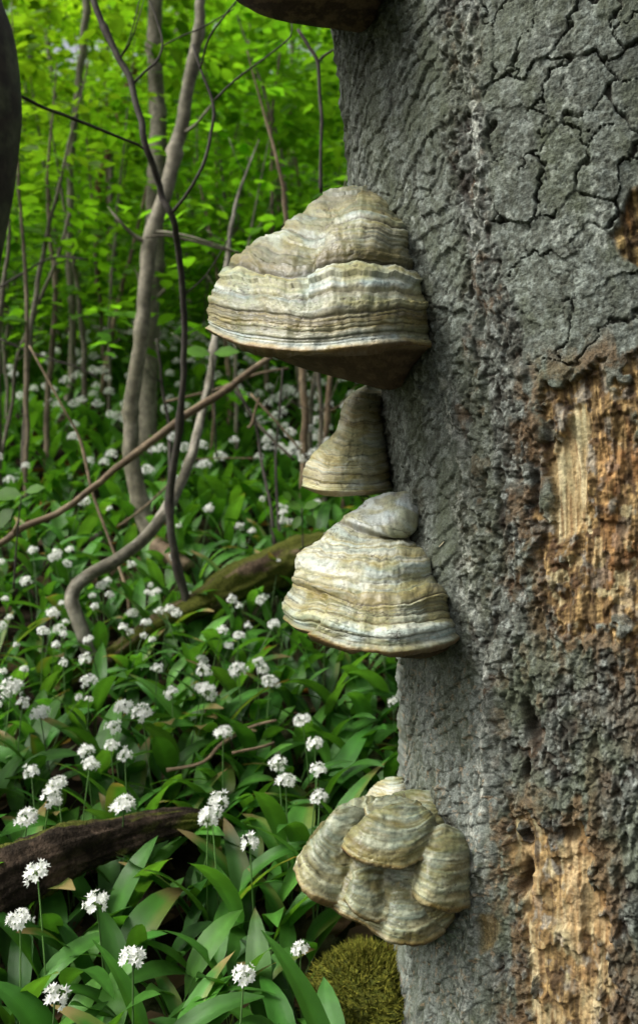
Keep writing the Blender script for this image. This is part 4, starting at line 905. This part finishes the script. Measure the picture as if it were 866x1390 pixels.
def sprays(n, ymin, ymax, zlo, seed, lsize=(.05, .085), nl=11):
    g = np.random.default_rng(seed)
    y = ymin+(ymax-ymin)*g.random(n)**.75
    x = g.uniform(-.52, .26, n)*y + g.normal(0, .25, n)
    g0 = gz(x, y); ztop = HC+.66*y+.4
    z = g0+zlo+(ztop-g0-zlo)*g.random(n)
    return x, y, z
def keep_mask(x, y, z, g):
    px = 433+x/y*F; py = 695-(z-HC)/y*F
    dn = noise(px/46+3, py/34, 401)*.65+noise(px/17, py/14, 402)*.35
    k = dn > .34
    # bright gap in the canopy
    gap = (((px-92)/34)**2+((py-72)/22)**2) < 1+.6*noise(px/9, py/9, 403)
    gap |= (((px-18)/15)**2+((py-12)/10)**2) < 1
    k &= ~(gap & (g.random(len(px)) < .93))
    low = sm(385, 470, py)
    k &= g.random(len(px)) > low*.45
    return k, px, py
g = np.random.default_rng(5)
ALLL = []
def emit(n, ymin, ymax, zlo, seed, nl, ls, spread):
    x, y, z = sprays(n, ymin, ymax, zlo, seed)
    k, px, py = keep_mask(x, y, z, g); x, y, z, px, py = x[k], y[k], z[k], px[k], py[k]
    m = len(x); az = g.uniform(0, 2*math.pi, m); tilt = g.normal(-.10, .22, m)
    tone = noise(x*.9+z*.5, z*.9+y*.3, 411); far = sm(5, 11, y)
    pos, dv, nv, sz, cl, own = [], [], [], [], [], []
    for j in range(nl):
        u = (j+.5)/nl-.15; side = 1 if j % 2 else -1
        ax = np.stack([np.cos(az)*np.cos(tilt), np.sin(az)*np.cos(tilt), np.sin(tilt)], 1)
        pp = np.stack([x, y, z], 1)+ax*(u*spread)[..., None] if np.ndim(spread) else np.stack([x, y, z], 1)+ax*u*spread
        a2 = az+side*g.uniform(.6, 1.1, m)
        d = np.stack([np.cos(a2), np.sin(a2), g.normal(-.22, .22, m)], 1)
        nn = np.stack([g.normal(0, .28, m), g.normal(0, .28, m)-.18, np.ones(m)], 1)
        pos.append(pp+g.normal(0, .015, (m, 3))); dv.append(d); nv.append(nn); sz.append(g.uniform(ls[0], ls[1], m)*(1-.4*max(u, 0)))
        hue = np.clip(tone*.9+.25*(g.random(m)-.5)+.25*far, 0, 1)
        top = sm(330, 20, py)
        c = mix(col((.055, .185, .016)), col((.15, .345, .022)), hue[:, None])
        c = mix(c, col((.22, .38, .022)), (np.clip(top*1.1*sm(330, 60, px)+.25*top, 0, 1)*hue)[:, None])  # yellower towards the upper left: sunlit backlight put into the leaf colour
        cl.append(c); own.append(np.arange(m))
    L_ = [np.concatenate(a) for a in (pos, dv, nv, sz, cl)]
    p_ = L_[0]; qx_ = 433+p_[:, 0]/p_[:, 1]*F; qy_ = 695-(p_[:, 2]-HC)/p_[:, 1]*F; hole = np.zeros(len(p_), bool)
    for ex, ey, ea, eb in ((88, 66, 17, 9), (112, 84, 12, 8), (66, 88, 10, 8), (18, 12, 16, 9), (128, 12, 9, 7), (72, 10, 8, 6), (236, 14, 8, 5), (160, 60, 6, 5), (300, 30, 7, 5)):
        hole |= ((qx_-ex)/ea)**2+((qy_-ey)/eb)**2 < .15+1.7*noise(qx_/5, qy_/5, 403)-.25
    k_ = ~(hole & (g.random(len(p_)) < .90) & (p_[:, 1] > 3.6))
    return [a[k_] for a in L_]
tr_xy = np.array([(a[1], a[2]) for a in TREES])
def distribute(L, name_part, maxd):
    pos, dv, nv, sz, cl = L
    d2 = np.hypot(pos[:, None, 0]-tr_xy[None, :, 0], (pos[:, None, 1]-tr_xy[None, :, 1])*.8)
    near = d2.argmin(1); ok = d2.min(1) < maxd
    for i, (root, _, _) in enumerate(TREES):
        mk = ok & (near == i)
        if mk.sum() > 30:
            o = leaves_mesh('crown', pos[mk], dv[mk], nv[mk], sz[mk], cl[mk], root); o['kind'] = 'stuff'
    return [a[~ok] for a in L]
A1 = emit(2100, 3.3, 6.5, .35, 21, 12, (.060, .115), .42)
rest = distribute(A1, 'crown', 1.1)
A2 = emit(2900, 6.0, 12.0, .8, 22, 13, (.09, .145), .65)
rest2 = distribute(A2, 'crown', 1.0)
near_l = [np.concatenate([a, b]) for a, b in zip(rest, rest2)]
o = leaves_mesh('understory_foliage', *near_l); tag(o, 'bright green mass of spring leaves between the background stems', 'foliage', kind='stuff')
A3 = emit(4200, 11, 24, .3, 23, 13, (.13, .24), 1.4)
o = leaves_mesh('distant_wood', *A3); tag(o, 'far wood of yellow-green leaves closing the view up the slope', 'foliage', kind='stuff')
# low herb and bramble layer behind the flowers
def low_layer():
    n = 11000; y = 4.4+9*g.random(n)**1.3; x = g.uniform(-.5, .26, n)*y; z = gz(x, y)+g.random(n)**1.3*1.0
    d = g.normal(0, 1, (n, 3)); d[:, 2] *= .3; nn = np.stack([g.normal(0, .4, n), g.normal(-.2, .4, n), np.ones(n)], 1)
    c = mix(col((.050, .155, .016)), col((.125, .300, .024)), g.random((n, 1)))
    o = leaves_mesh('low_shrubs', np.stack([x, y, z], 1), d, nn, g.uniform(.07, .14, n), c); tag(o, 'low leafy undergrowth at the back of the flower carpet', 'undergrowth', kind='stuff')
low_layer()
# a small seedling with big leaves beside the largest fungus, leaves one by one
def seedling(label, px, py, d, leaves, stem):
    r = empty('leafy_seedling', P(px, py, d), label, 'seedling')
    part_tube('stem', r, stem, DARK, m=6)
    for (lx, ly, ang, size, tilt) in leaves:
        p = P(lx, ly, d); dirv = np.array([[math.cos(ang), tilt, math.sin(ang)]]); nn = np.array([[-.1, -.75, .65]])
        leaves_mesh('leaf', p[None], dirv, nn, np.array([size]), np.array([[.10, .24, .03]]), r)
seedling('two big bright green leaves of a seedling left of the largest fungus tip', 285, 500, 2.7,
         [(286, 482, math.pi*.93, .085, -.1), (290, 480, .12, .082, -.1)], [(288, 482, 2.7, 2), (290, 520, 2.72, 2), (294, 620, 2.75, 2.5)])
seedling('small seedling with toothed leaves at the left edge beneath the fallen branch', 15, 690, 2.2,
         [(30, 672, math.pi*.98, .075, 0), (20, 690, 3.9, .08, -.1), (35, 668, .3, .05, 0)], [(30, 672, 2.2, 2), (24, 720, 2.2, 2.5), (20, 800, 2.2, 3)])
seedling('little bright seedling in the garlic left of the knobbed fungus', 405, 690, 2.5,
         [(410, 690, 2.8, .05, 0), (412, 690, .4, .05, 0), (408, 700, 4.2, .045, -.2), (415, 698, 5.4, .045, -.2), (395, 680, 2.2, .035, 0)], [(410, 690, 2.5, 2), (411, 730, 2.5, 2), (412, 800, 2.5, 2.5)])

# ================================================================ WILD GARLIC
def garlic_leaf(L, W, arch, twist, nx=4, ny=10, seed=0, rise=1.0, pet=.28):
    """blade rooted at origin, leaning along +X, returns verts(ny+1,nx+1,3), uv"""
    v = np.linspace(0, 1, ny+1); wv = np.where(v < pet, .07+.05*v, np.sin(np.pi*np.clip((v-pet)/(1-pet), 0, 1)**.8)**.8*(1-.0*v)+.05)
    wv[-1] = .01
    ang = R(82)*rise-arch*v**1.5         # starting nearly upright, bending over
    dx = np.cos(ang)/ny*L; dz = np.sin(ang)/ny*L
    X = np.r_[0, np.cumsum(dx[:-1])]; Z = np.r_[0, np.cumsum(dz[:-1])]
    u = np.linspace(-1, 1, nx+1)
    fold = .30*(1-.6*v)
    Vv = np.zeros((ny+1, nx+1, 3)); hw = W/2*wv
    nxv = -np.sin(ang); nzv = np.cos(ang)
    wav = .06*np.sin(v*9+seed)*L*.12
    for j, uu in enumerate(u):
        y = hw*uu; lift = hw*abs(uu)*fold+wav*abs(uu)*np.sign(uu+.01)*.6
        ytw = y*np.cos(twist*v)-0; ztw = y*np.sin(twist*v)
        Vv[:, j, 0] = X+nxv*(lift+ztw); Vv[:, j, 1] = ytw; Vv[:, j, 2] = Z+nzv*(lift+ztw)
    U, Vt = np.meshgrid((u+1)/2, v)
    return Vv, np.stack([U, Vt], -1)
lm = []
gg = np.random.default_rng(77)
for i in range(16):
    L = gg.uniform(.20, .30); Wd = gg.uniform(.036, .054)
    lm.append(garlic_leaf(L, Wd, gg.uniform(.55, 1.75), gg.uniform(-.5, .5), seed=i, rise=gg.uniform(.72, 1.02), pet=gg.uniform(.2, .34)))
def make_mesh_only(name, V, Q, T, mat, cols, uv=None):
    o = mesh_np(name, V, Q, mat, None, cols, uv=uv, T=T); me = o.data; bpy.data.objects.remove(o); return me
LEAFM = []
for i, (Vv, uv) in enumerate(lm):
    c0 = mix(col((.045, .165, .022)), col((.105, .285, .040)), gg.random())
    cc = np.zeros(Vv.shape)+c0; cc[:, 2] *= 1.25; cc[:3] = col((.09, .17, .045)); 
    if i % 8 == 3: cc[5:, :2] = col((.17, .26, .05)); cc[-2:] = col((.30, .24, .09))
    if i % 8 == 0: cc[-1:] = col((.20, .20, .05))
    LEAFM.append(make_mesh_only('garlic_leaf', Vv, gridq(11, 5), None, M_GAR, cc.reshape(-1, 3), uv.reshape(-1, 2)))
def umbel(nf, rad, seed, detail=True):
    q = np.random.default_rng(seed); V = []; T = []; Cc = []
    def tri(a, b, c, cl):
        n = len(V); V.extend([a, b, c]); T.append((n, n+1, n+2)); Cc.extend([cl]*3)
    for i in range(nf):
        zc = 1-1.15*(i+.5)/nf; az = i*2.39996+q.normal(0, .15); rr = math.sqrt(max(0, 1-zc*zc))
        d = np.array([rr*math.cos(az), rr*math.sin(az), zc*.8])+q.normal(0, .16, 3); d /= np.linalg.norm(d)
        r_ = rad*q.uniform(.62, 1.15); c = d*r_+np.array([0, 0, rad*.1])
        a = np.cross(d, [.3, .2, .9]); a /= np.linalg.norm(a); b = np.cross(d, a)
        if detail:   # pedicel
            w_ = a*.0006; tri(np.zeros(3)-w_, w_, c, (.22, .34, .10)); w_ = b*.0006; tri(np.zeros(3)-w_, w_, c, (.22, .34, .10))
        ps = rad*q.uniform(.36, .50); off = q.random()*6; cup = q.choice([.2, .35, .55, .9])
        for k in range(6):
            t = off+k*math.pi/3; e = math.cos(t)*a+math.sin(t)*b; f = -math.sin(t)*a+math.cos(t)*b
            tip = c+e*ps+d*ps*cup; m1 = c+e*ps*.5+f*ps*.30+d*ps*cup*.35; m2 = c+e*ps*.5-f*ps*.30+d*ps*cup*.35
            cl = (.90, .91, .86) if k % 2 else (.93, .94, .90)
            if detail: tri(c, m1, m2, cl)
            else: m1 = c+e*ps*.3+f*ps*.28; m2 = c+e*ps*.3-f*ps*.28
            tri(m1, tip, m2, cl)
        if detail:
            cg = c+d*ps*.25
            for k in range(3):
                t = k*2.1; tri(c+(math.cos(t)*a+math.sin(t)*b)*ps*.14, c+(math.cos(t+2.1)*a+math.sin(t+2.1)*b)*ps*.14, cg, (.45, .52, .18))
    return np.array(V), np.array(T), np.array(Cc)
UMB = []
for i in range(6):
    V, T, Cc = umbel(int(gg.integers(20, 34)), gg.uniform(.0125, .0165), 500+i)
    UMB.append(make_mesh_only('flower_head', V, None, T, M_PETAL, Cc))
UMB_LO = [umbel(15, .020, 600+i, False) for i in range(4)]
def stalk_mesh(h, lean):
    n, m = 7, 5; t = np.linspace(0, 1, n); c0 = np.stack([lean*t*t*h, 0*t, t*h], 1); V, q, L = tube_world(c0, np.linspace(.0017, .0012, n), m, 3, 0)
    return make_mesh_only('flower_stalk', V.reshape(-1, 3), gridq(n, m, True), None, M_STALK, np.zeros((n*m, 3))+col((.09, .19, .045))), c0[-1]
STK = [stalk_mesh(h, l) for h, l in ((.20, .12), (.24, .2), (.27, .05), (.30, .25), (.23, -.1), (.235, .03))]

def litter():
    k = 900; y = 1.1+3.2*rng.random(k); x = rng.uniform(-.42, .16, k)*y; z = gz(x, y)+.012+.02*rng.random(k)
    d = rng.normal(0, 1, (k, 3)); d[:, 2] *= .25; nn = np.stack([rng.normal(0, .4, k), rng.normal(0, .4, k), np.ones(k)], 1)
    c = mix(col((.07, .040, .020)), col((.22, .15, .08)), rng.random((k, 1)))
    o = leaves_mesh('leaf_litter', np.stack([x, y, z], 1), d, nn, rng.uniform(.04, .08, k), c); tag(o, 'brown dead leaves lying on the soil between the garlic', 'dead leaves', kind='stuff')
litter()
# positions
def log_clear(x, y):
    px = 433+x/y*F
    return True
pl = []
q = np.random.default_rng(99)
ys = .95
cand = []
while len(cand) < 14000:
    y = 1.12+4.3*q.random()**.95; x = q.uniform(-.44, .20)*y+q.uniform(-.1, .05)
    cand.append((x, y))
cand = np.array(cand)
# density control: area-weighted rejection with spacing
cand = cand[np.argsort(cand[:, 1])]
kept = []; cell = {}
for x, y in cand:
    sp = .072 if y < 2.2 else .082 if y < 4 else .105
    ky = (int(x/.2), int(y/.2)); bad = False
    for i in (-1, 0, 1):
        for j in (-1, 0, 1):
            for (a, b, s2) in cell.get((ky[0]+i, ky[1]+j), ()):
                if (a-x)**2+(b-y)**2 < sp*sp: bad = True
    if (x-.42)**2+(y-TCY)**2 < .44**2: bad = True
    if x > .42: bad = True
    if bad: continue
    cell.setdefault(ky, []).append((x, y, sp)); kept.append((x, y))
kept = np.array(kept)
KZ = gz(kept[:, 0], kept[:, 1])
FL = [(75, 1180), (155, 1085), (341, 1126), (281, 1108), (300, 1104), (42, 1066), (62, 1050), (104, 1032), (126, 1016), (168, 1000), (180, 1022), (232, 940), (216, 957), (252, 936), (302, 990), (331, 904), (347, 899), (135, 955), (436, 971), (430, 1086), (420, 1042), (396, 1060),
      (22, 1247), (152, 1197), (14, 930), (22, 952), (6, 1112), (208, 905), (281, 909), (130, 921), (170, 985), (90, 1060), (440, 1000), (262, 1085), (80, 965), (350, 925), (60, 830), (15, 1100), (245, 925), (398, 1035), (176, 1312), (330, 1340), (60, 1345)]
FLS = []
for fx, fy in FL:
    dd = np.linspace(.95, 3.5, 500); pz = P(fx, fy, dd); hh = pz[:, 2]-gz(pz[:, 0], pz[:, 1]); j = int(np.argmax(hh < .235)); FLS.append((float(pz[j, 0]), float(pz[j, 1]), float(hh[j])))
planned = {}
dmin_ = np.array([min(math.hypot(x-a, y-b) for a, b, c in FLS) for x, y in kept]); kept = kept[dmin_ > .045]
for a, b, c in FLS: planned[len(kept)] = c; kept = np.vstack([kept, [a, b]])
KZ = gz(kept[:, 0], kept[:, 1])
order = np.argsort(kept[:, 1])
inframe = (433+kept[:, 0]/kept[:, 1]*F > -60) & (433+kept[:, 0]/kept[:, 1]*F < 620)
ind = [i for i in order if inframe[i]][:290]; indset = set(ind)
fl_noise = noise(kept[:, 0]*1.6+4, kept[:, 1]*1.4, 700)
GG = 'wild garlic plants carpeting the slope'
LMK = [('the elbowed sapling', 128, 905), ('the leaning grey stem', 222, 765), ('the straight grey stem', 206, 640), ('the dark forked sapling', 253, 830),
       ('the dark rotting log', 60, 1150), ('the end of the dark log', 320, 1092), ('the lowest fungus', 440, 1180), ('the trunk below the knobbed fungus', 510, 980),
       ('the mossy log', 330, 800), ('the lower end of the mossy log', 60, 925), ('the knobbed fungus', 420, 800), ('the small fungus', 420, 640), ('the spotted slender tree', 83, 590),
       ('the slanting fallen branch', 60, 715), ('the fallen twig', 330, 1000), ('the moss cushion', 470, 1290), ('the bottom left corner', 20, 1370), ('the bottom edge', 250, 1380), ('the left edge', 0, 830), ('the left edge', 0, 1030)]
def zone_label(px, py, nf_, nl_):
    n_, lx, ly = min(LMK, key=lambda t: math.hypot(t[1]-px, (t[2]-py)*1.4)); dx, dy = px-lx, (py-ly)*1.4
    if 'edge' in n_ or 'corner' in n_: rel = 'near'
    elif math.hypot(dx, dy) < 28: rel = 'right beside'
    elif abs(dx) > abs(dy): rel = 'right of' if dx > 0 else 'left of'
    else: rel = 'in front of' if dy > 0 else 'upslope behind'
    return {0: {3: 'flowerless wild garlic, three leaves', 4: 'flowerless wild garlic, four leaves', 5: 'flowerless bushy wild garlic'}[nl_], 1: 'wild garlic with one white bloom', 2: 'wild garlic with two white blooms'}[nf_]+' '+rel+' '+n_
far_V, far_Q, far_C, far_UV = [], [], [], []; fu_V, fu_T, fu_C = [], [], []; fo = 0; uo = 0
lowl = []
for i in range(8):
    Vv, uv = garlic_leaf(gg.uniform(.17, .25), gg.uniform(.042, .06), gg.uniform(.6, 1.7), gg.uniform(-.4, .4), nx=2, ny=6, seed=i+30, rise=gg.uniform(.75, 1.02)); lowl.append((Vv, uv))
q6 = gridq(7, 3)
far_pts = []
for i in range(len(kept)):
    x, y = kept[i]; z = float(KZ[i]); nlf = int(q.integers(3, 6)); a0 = q.uniform(0, 6.28); sc = q.uniform(.68, 1.0)
    pyg = 695-(z+.12-HC)/y*F; pxg = 433+x/y*F
    pf = .03+.62*sm(.50, .66, fl_noise[i]) + (.34 if y > 2.9 else .22 if y > 2.2 else 0)
    if y < 2.1: pf *= .35
    flower = q.random() < pf or i in planned; nfl = 0 if not flower else 1 if i in planned else 1+int(q.random() < .45)
    if i in indset:
        r = empty('wild_garlic', (x, y, z-.01), zone_label(pxg, pyg, nfl, nlf), 'plant', GG)
        if i in planned: sc = 1.0
        r.rotation_euler = (q.normal(0, .05), q.normal(0, .05), a0) if i not in planned else (0, 0, a0); r.scale = (sc, sc, sc)
        for k in range(nlf):
            o = bpy.data.objects.new('leaf', LEAFM[int(q.integers(0, 16))]); C.objects.link(o); o.parent = r
            o.rotation_euler = (0, 0, k*2.399+q.normal(0, .3)); o.location = (q.normal(0, .008), q.normal(0, .008), 0)
            s2 = q.uniform(.8, 1.1); o.scale = (s2, s2, s2)
        if i in planned: nfl = 1
        for kf in range(nfl):
            sm_, tip = STK[int(q.integers(0, 5))] if i not in planned else STK[5]
            st = bpy.data.objects.new('flower_stalk', sm_); C.objects.link(st); st.parent = r; st.rotation_euler = (q.normal(0, .12), q.normal(0, .12), q.uniform(0, 6.28))
            st.location = (q.normal(0, .01), q.normal(0, .01), 0)
            h_ = bpy.data.objects.new('flower_head', UMB[int(q.integers(0, 6))]); C.objects.link(h_); h_.parent = st; h_.location = tuple(tip)
            h_.rotation_euler = (q.normal(0, .25), q.normal(0, .25), q.uniform(0, 6)); hs = q.uniform(.8, 1.15)*(1.1 if i in planned else 1); h_.scale = (hs, hs, hs)
    else:
        for k in range(nlf):
            Vv, uv = lowl[int(q.integers(0, 8))]; a = a0+k*2.399+q.normal(0, .3); s2 = sc*q.uniform(.85, 1.15)
            Rm = np.array([[math.cos(a), -math.sin(a), 0], [math.sin(a), math.cos(a), 0], [0, 0, 1]])
            V = (Vv.reshape(-1, 3)@Rm.T)*s2+np.array([x, y, z])
            far_V.append(V); far_Q.append(q6+fo); fo += len(V); far_UV.append(uv.reshape(-1, 2))
            cc = np.zeros(V.shape)+mix(col((.045, .170, .018)), col((.105, .290, .032)), q.random()); far_C.append(cc)
        if flower:
            for kf in range(2 if q.random() < .5 else 1):
                V, T, Cc = UMB_LO[int(q.integers(0, 4))]; h = q.uniform(.22, .33)
                fu_V.append(V*q.uniform(.75, 1.15)+np.array([x+q.normal(0, .04), y+q.normal(0, .04), z+h])); fu_T.append(T+uo); uo += len(V); fu_C.append(Cc)
if far_V:
    o = mesh_np('wild_garlic_carpet', np.concatenate(far_V), np.concatenate(far_Q), M_GAR, None, np.concatenate(far_C), uv=np.concatenate(far_UV)); tag(o, 'dense green carpet of wild garlic leaves up the slope', 'plants', kind='stuff')
    o2 = mesh_np('garlic_blossom', np.concatenate(fu_V), None, M_PETAL, None, np.concatenate(fu_C), T=np.concatenate(fu_T)); tag(o2, 'distant white wild garlic flower heads speckling the green carpet', 'flowers', kind='stuff')
print('plants', len(kept), 'individual', len(ind), 'ymax ind', kept[ind[-1]])
print('tris', sum(len(o.data.polygons)*2 for o in S.objects if o.type == 'MESH' and o.name.split('.')[0] not in ('leaf', 'flower_head', 'flower_stalk')))
